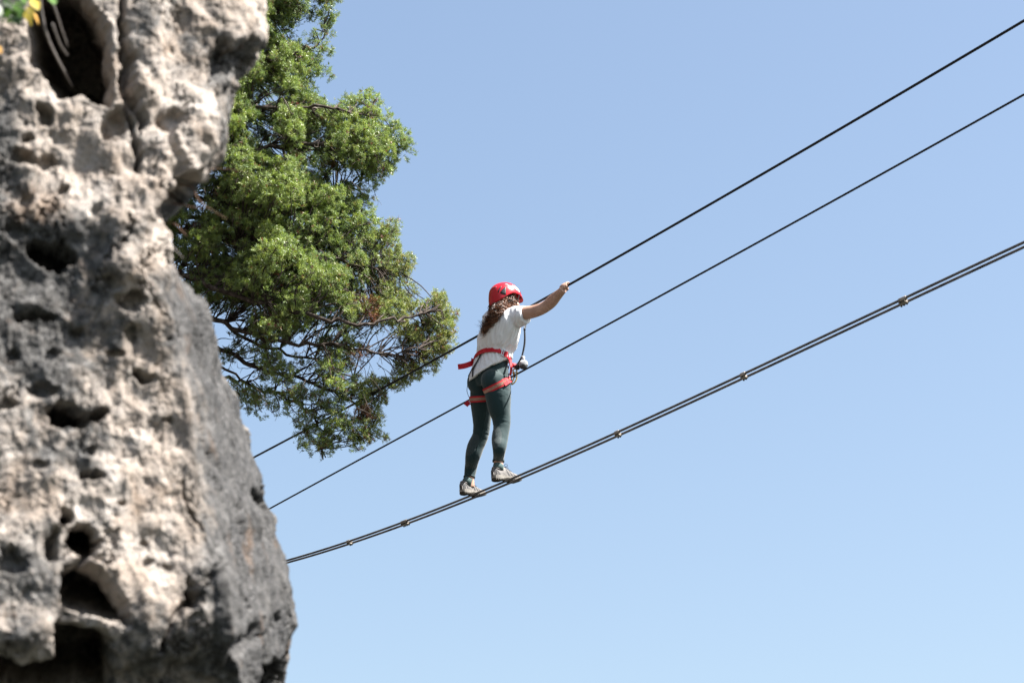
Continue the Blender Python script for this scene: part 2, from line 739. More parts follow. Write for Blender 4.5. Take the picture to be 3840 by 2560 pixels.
    crack([(705, 1790), (715, 1880), (735, 1930), (757, 1975)], 11, 0.035)
    crack([(735, 2180), (715, 2260), (640, 2330), (600, 2440)], 18, 0.045)
    pit(720, 2250, 22, 40, 0.05)
    pit(500, 1250, 34, 50, 0.02)
    crack([(575, 1130), (605, 1165), (640, 1190)], 8, 0.012)
    dent_poly([(860, 2400), (960, 2330), (990, 2380), (900, 2470), (850, 2480)], 0.05, 24)
    dent_poly([(960, 2560), (1000, 2490), (1085, 2450), (1090, 2530), (1050, 2640), (950, 2660)], 0.16, 30)
    pit(990, 1880, 20, 55, 0.05, -25)
    pit(1020, 2330, 26, 26, 0.03)
    bump(60, 2380, 120, 70, 0.06)
    for x, y, r in ((560, 2100, 26), (620, 1560, 22), (420, 1330, 30), (300, 1260, 26), (200, 1330, 34), (60, 1320, 36), (330, 1690, 30), (150, 1750, 40), (450, 1880, 22), (540, 2030, 20), (640, 2120, 24), (100, 740, 30), (250, 720, 24), (360, 780, 26)):
        pit(x, y, r, r * 0.7, 0.014)
    # general relief: blocks, ribs and karst pits; calmer on the smooth grey slab at the right
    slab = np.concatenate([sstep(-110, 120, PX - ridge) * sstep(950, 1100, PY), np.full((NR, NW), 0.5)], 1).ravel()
    rough = 1 - 0.55 * slab
    D += 0.060 * fbm(flat * 3.2, 4)
    D += 0.022 * ridged(flat * np.array((6, 6, 2.6)), 4) * rough
    D += 0.008 * fbm(flat * 20, 5, 0.58) * rough
    D += 0.020 * fbm(flat * 8 + 3.3, 3) * rough
    wl_ = worley(flat * np.array((26, 26, 20)) + 0.35 * wob2[:, [0, 1, 0]])
    zone = sstep(-0.15, 0.3, fbm(flat * 4 + 5.5, 3)) * rough
    D -= 0.006 * sstep(0.45, 0.12, wl_) * zone
    wl2 = worley(flat * 70)
    D -= 0.0022 * sstep(0.42, 0.1, wl2)
    D += 0.003 * fbm(flat * 110, 3, 0.65)
    # fissures
    c1 = np.abs(perlin(flat * np.array((5, 5, 2.2)) + 0.25 * wob2[:, [0, 1, 0]]))
    c2 = np.abs(perlin(flat * np.array((11, 11, 7)) + 7.7 + 0.3 * wob2[:, [1, 0, 1]]))
    cm = sstep(-0.05, 0.25, fbm(flat * 2.5 + 9.9, 2))
    D -= 0.022 * sstep(0.035, 0.0, c1) * cm + 0.006 * sstep(0.045, 0.0, c2) * (1 - 0.4 * cm)
    # shallow relief along the face normal; deep hollows run back and upwards into the rock
    deep = np.clip(-D - 0.07, 0, None)
    flat = flat + nrm.reshape(-1, 3) * np.maximum(D, -0.07)[:, None] + deep[:, None] * np.array((-0.13, 0.89, 0.44))
    # weathered grey crust: slab at the right, patches on the face; nose hollow and left edge only greyer
    pat += 0.95 * slab
    for x, y, rx, ry, v in ((120, 1200, 330, 380, 0.75), (180, 900, 260, 140, 0.5), (880, 260, 120, 120, 0.6), (560, 120, 60, 220, 0.45), (700, 200, 90, 260, 0.35), (820, 500, 50, 160, 0.6),
                            (20, 520, 60, 220, 0.8), (60, 2150, 220, 160, 0.6), (600, 2450, 220, 220, 0.6), (950, 2400, 200, 260, 0.4), (300, 1700, 200, 120, 0.45), (70, 2370, 120, 80, 0.5), (540, 480, 60, 120, -0.3), (620, 1720, 150, 380, -0.45), (480, 1950, 120, 200, -0.3), (600, 420, 160, 200, -0.35), (330, 760, 160, 90, -0.3), (200, 500, 140, 200, -0.1)):
        pat += v * np.exp(-(((fx - x) / rx) ** 2 + ((fy - y) / ry) ** 2))
    pat = np.clip(pat * 0.9 + 0.18, 0, 1)
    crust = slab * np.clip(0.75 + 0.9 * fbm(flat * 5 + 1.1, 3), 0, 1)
    # assemble: rows, then coarse foot to the ground, top cap and back
    G = flat.reshape(NR, NT, 3)
    NF, NTOP = 60, 34
    foot, top = [], []
    for i in range(1, NF + 1):
        k = i / NF
        r = G[0].copy()
        r[:, 2] = r[:, 2] * (1 - k) - 0.3 * k
        q = 0.22 * fbm(r * 1.6 + 4.4, 4) + 0.05 * ridged(r * 6, 3) + 0.02 * fbm(r * 22, 3)
        r[:, 1] += min(1, k * 3) * (q + 0.25 * k)
        foot.append(r)
    for i in range(1, NTOP + 1):
        k = i / NTOP
        r = G[-1].copy()
        r[:, 2] += 2.6 * k
        q = 0.22 * fbm(r * 1.6 + 4.4, 4) + 0.05 * ridged(r * 6, 3) + 0.02 * fbm(r * 22, 3)
        r[:, 1] += min(1, k * 3) * q + 1.1 * k * k
        r[:, 0] -= 0.8 * k * k
        top.append(r)
    G = np.concatenate([np.array(foot[::-1]), G, np.array(top)], 0)
    pat2 = np.concatenate([np.full((NF, NT), 0.5), pat.reshape(NR, NT), np.full((NTOP, NT), 0.5)], 0)
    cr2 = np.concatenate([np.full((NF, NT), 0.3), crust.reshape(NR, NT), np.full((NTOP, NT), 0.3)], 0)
    # left side and back, closing the mass
    L0 = G[:, 0, :]
    side = []
    for a, bq in ((1.0, -0.2), (2.6, 0.6), (5.0, 3.0), (7.0, 10.0), (6.0, 18.0)):
        r = L0.copy()
        r[:, 0] -= a
        r[:, 1] += bq
        side.append(r)
    G = np.concatenate([np.stack(side[::-1], 1), G], 1)
    pat2 = np.concatenate([np.full((G.shape[0], 5), 0.4), pat2], 1)
    cr2 = np.concatenate([np.full((G.shape[0], 5), 0.4), cr2], 1)
    nr, nt = G.shape[:2]
    idx = np.arange(nr * nt).reshape(nr, nt)
    a, b_ = idx[:-1, :-1], idx[:-1, 1:]
    c, d = idx[1:, 1:], idx[1:, :-1]
    F = np.stack([a, b_, c, d], -1).reshape(-1, 4)
    Fb = np.stack([idx[:-1, -1], idx[:-1, 0], idx[1:, 0], idx[1:, -1]], -1)
    V = G.reshape(-1, 3)
    ci = len(V)
    V = np.concatenate([V, [[-3.5, 15.0, 9.5]]], 0)
    Fc = np.stack([idx[-1, :-1], idx[-1, 1:], np.full(nt - 1, ci), np.full(nt - 1, ci)], -1)
    F = np.concatenate([F, Fb], 0)
    me = mesh_np('cliff', V, F)
    at = me.attributes.new('patina', 'FLOAT', 'POINT')
    at.data.foreach_set('value', np.append(pat2.ravel(), 0.5).astype(np.float32))
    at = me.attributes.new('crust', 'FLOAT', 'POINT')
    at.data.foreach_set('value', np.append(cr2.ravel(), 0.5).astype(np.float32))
    o = link('cliff', me, M_ROCK)
    o['kind'] = 'structure'
    return o


CLIFF = make_cliff()

# ------------------------------------------------------------------ juniper tree
def bark_material():
    m, nt, b = mat_new('juniper_bark')
    tc = N(nt, 'ShaderNodeTexCoord')
    no = N(nt, 'ShaderNodeTexNoise', Scale=22.0, Detail=6.0)
    nt.links.new(tc.outputs['Object'], no.inputs['Vector'])
    r = ramp(nt, no.outputs['Fac'], [(0.3, (0.022, 0.017, 0.014)), (0.55, (0.06, 0.047, 0.04)), (0.78, (0.2, 0.175, 0.16))])
    nt.links.new(r.outputs[0], b.inputs['Base Color'])
    b.inputs['Roughness'].default_value = 0.9
    b.inputs['Specular IOR Level'].default_value = 0.2
    return m


def leaf_material():
    m, nt, b = mat_new('juniper_needles')
    L = nt.links
    at = N(nt, 'ShaderNodeAttribute', attribute_name='tint')
    tr = N(nt, 'ShaderNodeBsdfTranslucent')
    L.new(at.outputs['Color'], b.inputs['Base Color'])
    hs = N(nt, 'ShaderNodeHueSaturation', Saturation=1.15, Value=1.1)
    L.new(at.outputs['Color'], hs.inputs['Color'])
    L.new(hs.outputs[0], tr.inputs['Color'])
    b.inputs['Roughness'].default_value = 0.42
    b.inputs['Specular IOR Level'].default_value = 0.45
    mx = N(nt, 'ShaderNodeMixShader')
    mx.inputs[0].default_value = 0.34
    L.new(b.outputs[0], mx.inputs[1])
    L.new(tr.outputs[0], mx.inputs[2])
    L.new(mx.outputs[0], nt.nodes['Material Output'].inputs['Surface'])
    return m


M_BARK = bark_material()
M_LEAF = leaf_material()

# outline of the crown in the photograph and where sky shows through it
CROWN = [(560, -260), (1290, -260), (1283, -90), (1273, 0), (1265, 73), (1225, 120), (1250, 171), (1241, 212), (1215, 250), (1257, 270), (1285, 330), (1330, 360), (1380, 345),
         (1437, 367), (1453, 449), (1500, 490), (1535, 506), (1527, 571), (1478, 637), (1404, 718), (1388, 784), (1410, 849), (1478, 868), (1470, 905),
         (1500, 930), (1551, 980), (1576, 1069), (1560, 1130), (1600, 1130), (1640, 1110), (1674, 1150), (1698, 1265), (1649, 1339), (1600, 1390), (1535, 1440), (1490, 1450),
         (1450, 1400), (1420, 1380), (1400, 1420), (1437, 1469), (1430, 1510), (1380, 1500), (1370, 1540), (1412, 1570), (1380, 1610), (1412, 1640), (1390, 1665), (1310, 1665), (1280, 1640),
         (1260, 1600), (1225, 1610), (1250, 1700), (1216, 1731), (1190, 1700), (1205, 1640), (1190, 1590), (1143, 1580), (1100, 1570),
         (1090, 1530), (1010, 1500), (990, 1560), (940, 1530), (920, 1480), (860, 1480), (760, 1300), (640, 1000), (560, 820)]
GAPS = [(1330, 690, 38), (1230, 700, 22), (1150, 640, 26), (1005, 500, 24), (1040, 560, 26), (1290, 1010, 20), (1215, 1060, 20), (830, 840, 30), (780, 790, 22), (1120, 1250, 26), (1330, 1270, 22),
        (1440, 1290, 28), (1470, 1370, 34), (1390, 1370, 30), (1360, 1110, 18), (1550, 1220, 24), (1590, 1165, 16), (1290, 1430, 24), (1160, 1430, 24), (1060, 1350, 20), (1000, 1430, 22), (930, 1380, 20), (1160, 1520, 26), (1240, 1490, 20),
        (1330, 1560, 26), (1060, 1480, 18), (1300, 1340, 18), (1410, 1000, 18), (1220, 150, 20), (1100, 930, 18), (1340, 900, 22), (860, 1240, 18), (1180, 1180, 16), (960, 980, 14), (1080, 760, 16), (1445, 830, 20), (1180, 850, 14)]
DEAD = [(1378, 1150, 36), (1362, 1338, 42), (1420, 1345, 26), (1275, 1268, 20), (1350, 1185, 20), (1375, 1560, 22), (805, 965, 18), (1010, 1210, 16), (1270, 1650, 14), (1540, 1330, 30), (1240, 620, 20), (720, 880, 20), (740, 760, 26)]

TREE_Y = 18.45
MPP = 0.00213       # metres per photograph pixel at the tree


def make_tree():
    g = np.random.default_rng(21)
    base = J(430, 1500, 19.2)
    root = empty('juniper_tree', base, 'green juniper tree leaning out from behind the grey cliff', 'tree')
    # trunk and limbs
    trunk_px = [(430, 1500, 19.2), (470, 1150, 19.0), (545, 820, 18.75), (640, 450, 18.6), (715, 100, 18.5), (750, -250, 18.45), (790, -560, 18.45)]
    tp = [Vector(p) for p in crom([base + Vector((-0.9, 0.3, -0.5))] + [J(*q) for q in trunk_px], 6)]
    tr_r = list(np.interp(range(len(tp)), [0, len(tp) - 1], [0.17, 0.02]))
    MB().tube(tp, tr_r, 12).build('trunk', M_BARK, root)
    limbs_px = [
        [(500, 1050, 18.9), (760, 1180, 18.5), (1000, 1270, 18.3), (1250, 1290, 18.2), (1450, 1330, 18.2), (1590, 1290, 18.2)],
        [(480, 1130, 18.9), (740, 1270, 18.7), (980, 1380, 18.6), (1180, 1440, 18.5), (1330, 1520, 18.5), (1380, 1630, 18.5)],
        [(520, 960, 18.8), (800, 1080, 18.2), (1150, 1180, 18.0), (1400, 1215, 18.0), (1560, 1180, 18.1), (1650, 1160, 18.1)],
        [(540, 850, 18.8), (850, 900, 18.3), (1150, 940, 18.2), (1350, 1000, 18.3), (1500, 1010, 18.4)],
        [(610, 600, 18.6), (900, 560, 18.3), (1150, 545, 18.2), (1330, 560, 18.3), (1480, 540, 18.4)],
        [(580, 700, 18.7), (900, 760, 18.5), (1130, 740, 18.5), (1300, 720, 18.6), (1400, 660, 18.6)],
        [(690, 260, 18.5), (920, 250, 18.3), (1080, 200, 18.3), (1200, 160, 18.4), (1240, 60, 18.4)],
        [(650, 430, 18.6), (950, 410, 18.2), (1180, 400, 18.1), (1330, 420, 18.2), (1420, 420, 18.3)],
        [(450, 1300, 19.0), (740, 1400, 18.7), (930, 1440, 18.6), (1100, 1500, 18.6), (1190, 1590, 18.6), (1220, 1700, 18.6)],
        [(720, 80, 18.5), (930, 60, 18.3), (1100, 10, 18.4), (1220, -60, 18.4)],
        [(560, 800, 18.8), (820, 830, 18.9), (1050, 860, 19.0), (1300, 880, 19.0), (1430, 880, 18.9)],
        [(520, 1000, 18.9), (800, 1200, 19.0), (1050, 1320, 19.1), (1260, 1380, 19.1), (1410, 1480, 19.0)],
        [(740, -150, 18.5), (950, -160, 18.3), (1120, -170, 18.3), (1230, -180, 18.4)],
        [(600, 620, 18.7), (420, 560, 18.9), (280, 500, 19.0), (180, 480, 19.1)],
        [(540, 880, 18.8), (400, 900, 18.9), (300, 860, 19.0), (220, 840, 19.1)],
        [(680, 280, 18.5), (520, 180, 18.7), (380, 130, 18.9), (300, 120, 19.0)],
        [(470, 1180, 19.0), (720, 1320, 19.2), (900, 1420, 19.2), (970, 1520, 19.2)],
    ]
    samples = []
    for li, lp in enumerate(limbs_px):
        pts = crom([J(*q) for q in lp], 7)
        pts = [p + 0.018 * g.normal(size=3) for p in pts]
        n = len(pts)
        r0 = 0.022 if li in (0, 1, 2, 3, 4) else 0.017
        rr = [r0 * (1 - i / n) ** 1.2 + 0.005 for i in range(n)]
        MB().tube(pts, rr, 7).build('limb', M_BARK, root)
        for i, p in enumerate(pts):
            samples.append((p, i / n))
    S = np.array([s[0] for s in samples])
    # foliage clumps: stratified over the outline, in depth through the crown's thickness
    cand = []
    poly = np.array(CROWN, float)
    tries = 0
    px = g.uniform(560, 1705, 60000)
    py = g.uniform(-250, 1735, 60000)
    sd = poly_sd(px, py, CROWN)
    erx = interp(py, EDGE[:, 0], EDGE[:, 1])
    lower = sstep(1080, 1400, py + 0.25 * (px - 1100) * 0)
    ok = (sd > 14) & (px > erx - 90)
    lump_n = perlin(np.stack([px / 150, py / 125, px * 0 + 3.7], 1)) + 0.5 * perlin(np.stack([px / 70, py / 60, px * 0 + 9.7], 1))
    chosen = []
    cell = {}
    for i in np.nonzero(ok)[0]:
        x, y = px[i], py[i]
        low = float(lower[i])
        skip = False
        for gx, gy, gr in GAPS:
            if (x - gx) ** 2 + (y - gy) ** 2 < (gr + 10) ** 2:
                skip = True
                break
        if skip:
            continue
        T = min(0.6, sd[i] * MPP * 0.85 + 0.05)
        lu = lump_n[i]
        Yc = TREE_Y + g.uniform(-0.7, 1.0) * T - 0.9 * T * lu
        q = np.array((x, y, (Yc - TREE_Y) / MPP))
        rmin = 36 + 6 * low
        key = tuple((q // 60).astype(int))
        bad = False
        for a in (-1, 0, 1):
            for b in (-1, 0, 1):
                for c in (-1, 0, 1):
                    for q2 in cell.get((key[0] + a, key[1] + b, key[2] + c), ()):
                        if ((q - q2) ** 2).sum() < rmin * rmin:
                            bad = True
                            break
        if bad:
            continue
        cell.setdefault(key, []).append(q)
        chosen.append((x, y, Yc, sd[i], low, lu))
        if len(chosen) > 2600:
            break
    extra = [(1216, 1695), (1205, 1660), (1240, 1630), (1255, 1600), (1330, 1655), (1365, 1640), (1395, 1640), (1300, 1645), (1400, 1570), (1370, 1580), (1385, 1530), (1350, 1540), (1000, 1535), (955, 1495), (985, 1500), (1130, 1565), (1095, 1535), (1110, 1500),
             (1425, 1465), (1400, 1450), (1415, 1500), (1480, 1430), (1500, 1435), (1530, 1420), (1560, 1400), (1600, 1370), (1620, 1330), (1645, 1330), (1660, 1290), (1675, 1250), (1655, 1230), (1665, 1190), (1640, 1140), (1650, 1120), (1625, 1180), (1600, 1220),
             (1560, 1300), (1545, 1350), (1520, 1300), (1575, 1350), (1500, 1370), (1470, 865), (1455, 880), (1440, 900), (1130, 1620), (1125, 1650), (900, 1470), (930, 1500), (1160, 1590)]
    # the rest of the crown, on the far side of the trunk and above the picture
    for q in range(900):
        x, y = g.uniform(120, 1250), g.uniform(-620, 1350)
        if (((x - 640) / 560) ** 2 + ((y - 420) / 1020) ** 2) > g.uniform(0.75, 1.0):
            continue
        if y > -120 and x > float(interp(y, EDGE[:, 0], EDGE[:, 1])) - 100:
            continue
        chosen.append((x, y, TREE_Y + 0.1 + g.uniform(-0.6, 0.7), 3e9, 0.3, float(g.uniform(-0.1, 0.4))))
    for x, y in extra:
        for q in range(2):
            chosen.append((x + g.normal() * 10, y + g.normal() * 10, TREE_Y + g.uniform(-0.12, 0.12), 2e9, 1.0, 0.1))
    # tufts
    C, AX, TN, SZ = [], [], [], []
    tw = MB()
    fine = MB()
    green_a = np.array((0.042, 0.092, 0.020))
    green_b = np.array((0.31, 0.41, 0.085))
    green_c = np.array((0.25, 0.34, 0.20))
    gold = np.array((0.40, 0.33, 0.12))
    brown = np.array((0.19, 0.075, 0.055))
    for ci, (x, y, Yc, s, low, lump) in enumerate(chosen):
        # the crown is built of larger lumps with gaps between them
        if s < 1e8 and lump < -0.20 + 0.16 * low and g.random() < 0.85:
            continue
        c = np.array(J(x, y, Yc))
        dead = any((x - a) ** 2 + (y - b) ** 2 < r * r for a, b, r in DEAD)
        rad = g.uniform(0.055, 0.1) * (1 - 0.12 * low)
        nt = int((30 if s > 2.5e9 else 1) * 1.0) if s > 2.5e9 else int(g.uniform(52, 80) * (1 - 0.24 * low))
        # twig from the nearest limb, coming from nearer the trunk
        dd = S - (c + np.array((-0.16, 0, -0.02)))
        j = int(np.argmin((dd * dd).sum(1)))
        p0 = S[j]
        mid = (p0 + c) / 2 + g.normal(size=3) * 0.03 + np.array((0, 0, 0.02))
        pts = crom([p0, mid, c, c + np.array((g.uniform(0, 0.05), g.uniform(-0.03, 0.03), g.uniform(-0.03, 0.06)))], 3)
        tw.tube(pts, list(np.linspace(0.0065, 0.002, len(pts))), 4, cap=False)
        out = np.array((0.55, -0.25, 0.5)) + 0.4 * g.normal(size=3)
        out /= np.linalg.norm(out)
        ws = []
        for k in range(9):
            e = c + rad * 1.05 * (lambda v: v / np.linalg.norm(v))(g.normal(size=3) + out * 0.8)
            if k < 4:
                fine.tube([c + 0.02 * g.normal(size=3), (c + e) / 2 + 0.008 * g.normal(size=3), e], [0.0022, 0.0016, 0.001], 3, cap=False)
            ws.append(e)
        ws = np.array(ws)
        d = g.normal(size=(nt, 3)) + out * 0.55
        d /= np.linalg.norm(d, axis=1)[:, None]
        rr = rad * g.uniform(0.25, 1.0, nt) ** 0.6
        scl = np.array((1.15, 1.0, 0.85))
        cen = c + d * rr[:, None] * scl
        # half of the tufts gather round the twig ends
        kk = g.random(nt) < 0.88
        wsel = ws[g.integers(0, 9, nt)]
        cen[kk] = wsel[kk] + g.normal(size=(kk.sum(), 3)) * 0.0115
        C.append(cen)
        a = d * 0.7 + np.array((0.25, -0.1, 0.55)) + 0.35 * g.normal(size=(nt, 3))
        a /= np.linalg.norm(a, axis=1)[:, None]
        AX.append(a)
        gl = sstep(1250, 1550, x) * sstep(700, 1000, y) * 0.42 + 0.06 * low
        mixv = np.clip(g.normal(0.5 + 0.75 * lump, 0.22, nt), 0, 1)[:, None]  # recessed lumps darker, protruding ones paler: light and shade put into the tint
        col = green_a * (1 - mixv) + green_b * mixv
        m2 = np.clip(g.normal(0.28, 0.25, nt), 0, 1)[:, None]
        col = col * (1 - m2) + green_c * m2
        m3 = np.clip(g.normal(gl * 0.65, 0.2, nt), 0, 1)[:, None]
        col = col * (1 - m3) + gold * m3
        if dead:
            m4 = np.clip(g.normal(0.85, 0.2, nt), 0, 1)[:, None]
            col = col * (1 - m4) + brown * m4
        else:
            db = g.random(nt) < 0.02 + 0.04 * low
            col[db] = brown * 1.1
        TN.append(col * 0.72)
        SZ.append(g.uniform(0.8, 1.25, nt))
    C = np.concatenate(C)
    AX = np.concatenate(AX)
    TN = np.concatenate(TN)
    SZ = np.concatenate(SZ)
    n = len(C)
    K = 10
    dirs = g.normal(size=(n, K, 3))
    dirs /= np.linalg.norm(dirs, axis=2)[..., None]
    dirs = AX[:, None, :] * 0.75 + dirs
    dirs /= np.linalg.norm(dirs, axis=2)[..., None]
    ln = g.uniform(0.018, 0.034, (n, K, 1)) * SZ[:, None, None]
    basep = C[:, None, :] - dirs * 0.002 + g.normal(size=(n, K, 3)) * 0.003
    tip = basep + dirs * ln
    pe = np.cross(dirs, g.normal(size=(n, K, 3)))
    pe /= np.linalg.norm(pe, axis=2)[..., None]
    wd = 0.0019 * SZ[:, None, None]
    mid = basep + dirs * ln * 0.45
    V = np.stack([basep, mid + pe * wd, tip, mid - pe * wd], 2).reshape(-1, 3)
    F = np.arange(n * K * 4).reshape(-1, 4)
    me = mesh_np('foliage', V, F, smooth=False)
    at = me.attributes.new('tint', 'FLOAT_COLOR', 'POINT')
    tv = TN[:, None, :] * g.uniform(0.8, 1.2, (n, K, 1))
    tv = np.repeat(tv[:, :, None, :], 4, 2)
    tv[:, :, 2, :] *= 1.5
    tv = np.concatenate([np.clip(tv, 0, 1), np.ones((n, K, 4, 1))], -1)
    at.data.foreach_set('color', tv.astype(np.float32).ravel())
    o = link('foliage', me, M_LEAF)
    parent_keep(o, root)
    o['kind'] = 'stuff'
    t = tw.build('twigs', M_BARK, root)
    t['kind'] = 'stuff'
    # bare dry twigs hanging below and between the clumps
    for k in range(420):
        if k < 260:
            x = g.uniform(800, 1480)
            y = g.uniform(1020, 1540)
        else:
            x, y = g.uniform(700, 1450), g.uniform(500, 1100)
        if poly_sd(np.array([x]), np.array([y]), CROWN)[0] < 5:
            continue
        p = np.array(J(x, y, TREE_Y + g.uniform(-0.45, 0.35)))
        hang = 0.9 if y > 1300 else 0.2
        v = np.array((g.normal() * 0.6 + 0.25, g.normal() * 0.4, -hang + g.normal() * 0.5))
        v /= np.linalg.norm(v)
        pts = [p]
        for q in range(6):
            v = v + g.normal(size=3) * 0.3 + np.array((0, 0, -0.1))
            v /= np.linalg.norm(v)
            pts.append(pts[-1] + v * g.uniform(0.02, 0.045))
        fine.tube(pts, list(np.linspace(0.0032, 0.001, 7)), 3, cap=False)
        for q in (2, 4):
            v2 = v + g.normal(size=3) * 0.7
            v2 /= np.linalg.norm(v2)
            fine.tube([pts[q], pts[q] + v2 * 0.03, pts[q] + v2 * 0.06 + np.array((0, 0, -0.012))], [0.002, 0.0014, 0.0008], 3, cap=False)
    t = fine.build('fine_twigs', M_BARK, root)
    t['kind'] = 'stuff'
    print('tufts', n, 'clumps', len(chosen))
    return root


make_tree()

# ------------------------------------------------------------------ cables of the bridge
CAB_AZ = R_(-34.6)
CAB_D = Vector((math.sin(CAB_AZ), math.cos(CAB_AZ), 0))      # along the cables, away from the camera
FWD = Vector((math.cos(CAB_AZ), -math.sin(CAB_AZ), 0))       # across them, to the far side
RGT = -CAB_D                                                # along them, towards the camera
P0 = J(1850, 1845, 16.9)


def on_plane(px, py, off=0.0):
    """Point where the sight line of a pixel meets the vertical plane of the cables (shifted by off)."""
    d = ray(px, py)
    s = ((P0 + FWD * off) - EYE).dot(FWD) / d.dot(FWD)
    return EYE + d * s


def cable_curve(pix, n=24, ext=(0.0, 0.0)):
    pts = [on_plane(*p) for p in pix]
    # along-distance and height, smoothed as a cubic through the readings
    s = np.array([(p - P0).dot(RGT) for p in pts])
    z = np.array([p.z for p in pts])
    co = np.polyfit(s, z, 3)
    return s, co


def cable_pts(s0, s1, co, off=0.0, step=0.02, kink=None):
    n = int((s1 - s0) / step)
    out = []
    for i in range(n + 1):
        s = s0 + (s1 - s0) * i / n
        sc = min(max(s, s_f.min() - 1.0), s_f.max() + 0.5)
        z = float(np.polyval(co, sc)) + float(np.polyval(np.polyder(co), sc)) * (s - sc)
        q = P0 + RGT * s + FWD * off
        out.append(Vector((q.x, q.y, z)))
    return out


def steel(name, dark, light):
    m, nt, b = mat_new(name)
    tc = N(nt, 'ShaderNodeTexCoord')
    no = N(nt, 'ShaderNodeTexNoise', Scale=14.0, Detail=6.0)
    nt.links.new(tc.outputs['Object'], no.inputs['Vector'])
    r = ramp(nt, no.outputs['Fac'], [(0.35, dark), (0.65, light)])
    nt.links.new(r.outputs[0], b.inputs['Base Color'])
    b.inputs['Metallic'].default_value = 0.35
    b.inputs['Roughness'].default_value = 0.6
    b.inputs['Specular IOR Level'].default_value = 0.3
    return m


M_CABLE = steel('weathered_steel_cable', (0.07, 0.07, 0.075), (0.16, 0.145, 0.135))
M_CABLE_DK = steel('black_coated_cable', (0.012, 0.012, 0.014), (0.024, 0.024, 0.027))
M_CLAMP = steel('galvanised_clamp', (0.22, 0.195, 0.17), (0.38, 0.34, 0.30))
M_BOLT = steel('dark_bolt', (0.03, 0.03, 0.032), (0.07, 0.07, 0.072))


def rope_mesh(name, pts, r, pitch=0.14, strands=6, nprof=18, lobe=0.08):
    """Wire rope: a lobed section turning along the line."""
    m = len(pts)
    P = np.array(pts)
    T = np.gradient(P, axis=0)
    T /= np.linalg.norm(T, axis=1)[:, None]
    A = np.cross(T, np.array((0, 0, 1.0)))
    A /= np.linalg.norm(A, axis=1)[:, None]
    B = np.cross(A, T)
    th = 2 * np.pi * np.arange(nprof) / nprof
    prof = r * (1 - lobe + lobe * np.abs(np.cos(strands * th / 2)))
    L = np.concatenate([[0], np.cumsum(np.linalg.norm(np.diff(P, axis=0), axis=1))])
    ang = th[None, :] + (2 * np.pi * L / pitch)[:, None]
    V = P[:, None, :] + A[:, None, :] * (prof[None, :] * np.cos(ang))[..., None] + B[:, None, :] * (prof[None, :] * np.sin(ang))[..., None]
    idx = np.arange(m * nprof).reshape(m, nprof)
    i2 = np.roll(idx, -1, axis=1)
    F = np.stack([idx[:-1], i2[:-1], i2[1:], idx[1:]], -1).reshape(-1, 4)
    return mesh_np(name, V.reshape(-1, 3), F)


FOOT_PIX = [(1081, 2107), (1301, 2029), (1509, 1960), (1660, 1906), (1734, 1880), (1850, 1833), (2000, 1770), (2240, 1657), (2840, 1382), (3388, 1130), (3440, 1103), (3840, 918)]
HAND_PIX = [(947, 1718), (1116, 1626), (1231, 1563), (1415, 1468), (1512, 1414), (1633, 1348), (1740, 1287), (1794, 1258), (1997, 1143), (2100, 1086), (2223, 1020), (2760, 709), (3440, 314), (3840, 79)]
MID_PIX = [(1020, 1902), (1211, 1798), (1415, 1682), (1740, 1511), (1939, 1404), (1983, 1378), (2240, 1239), (2800, 930), (3440, 578), (3840, 356)]
s_f, CO_F = cable_curve(FOOT_PIX)
s_h, CO_H = cable_curve(HAND_PIX)
s_m, CO_M = cable_curve(MID_PIX)
S0, S1 = s_f.min() - 6.0, s_f.max() + 14.0
SEP = 0.024
R_FOOT, R_HAND, R_MID = 0.0088, 0.0092, 0.0074


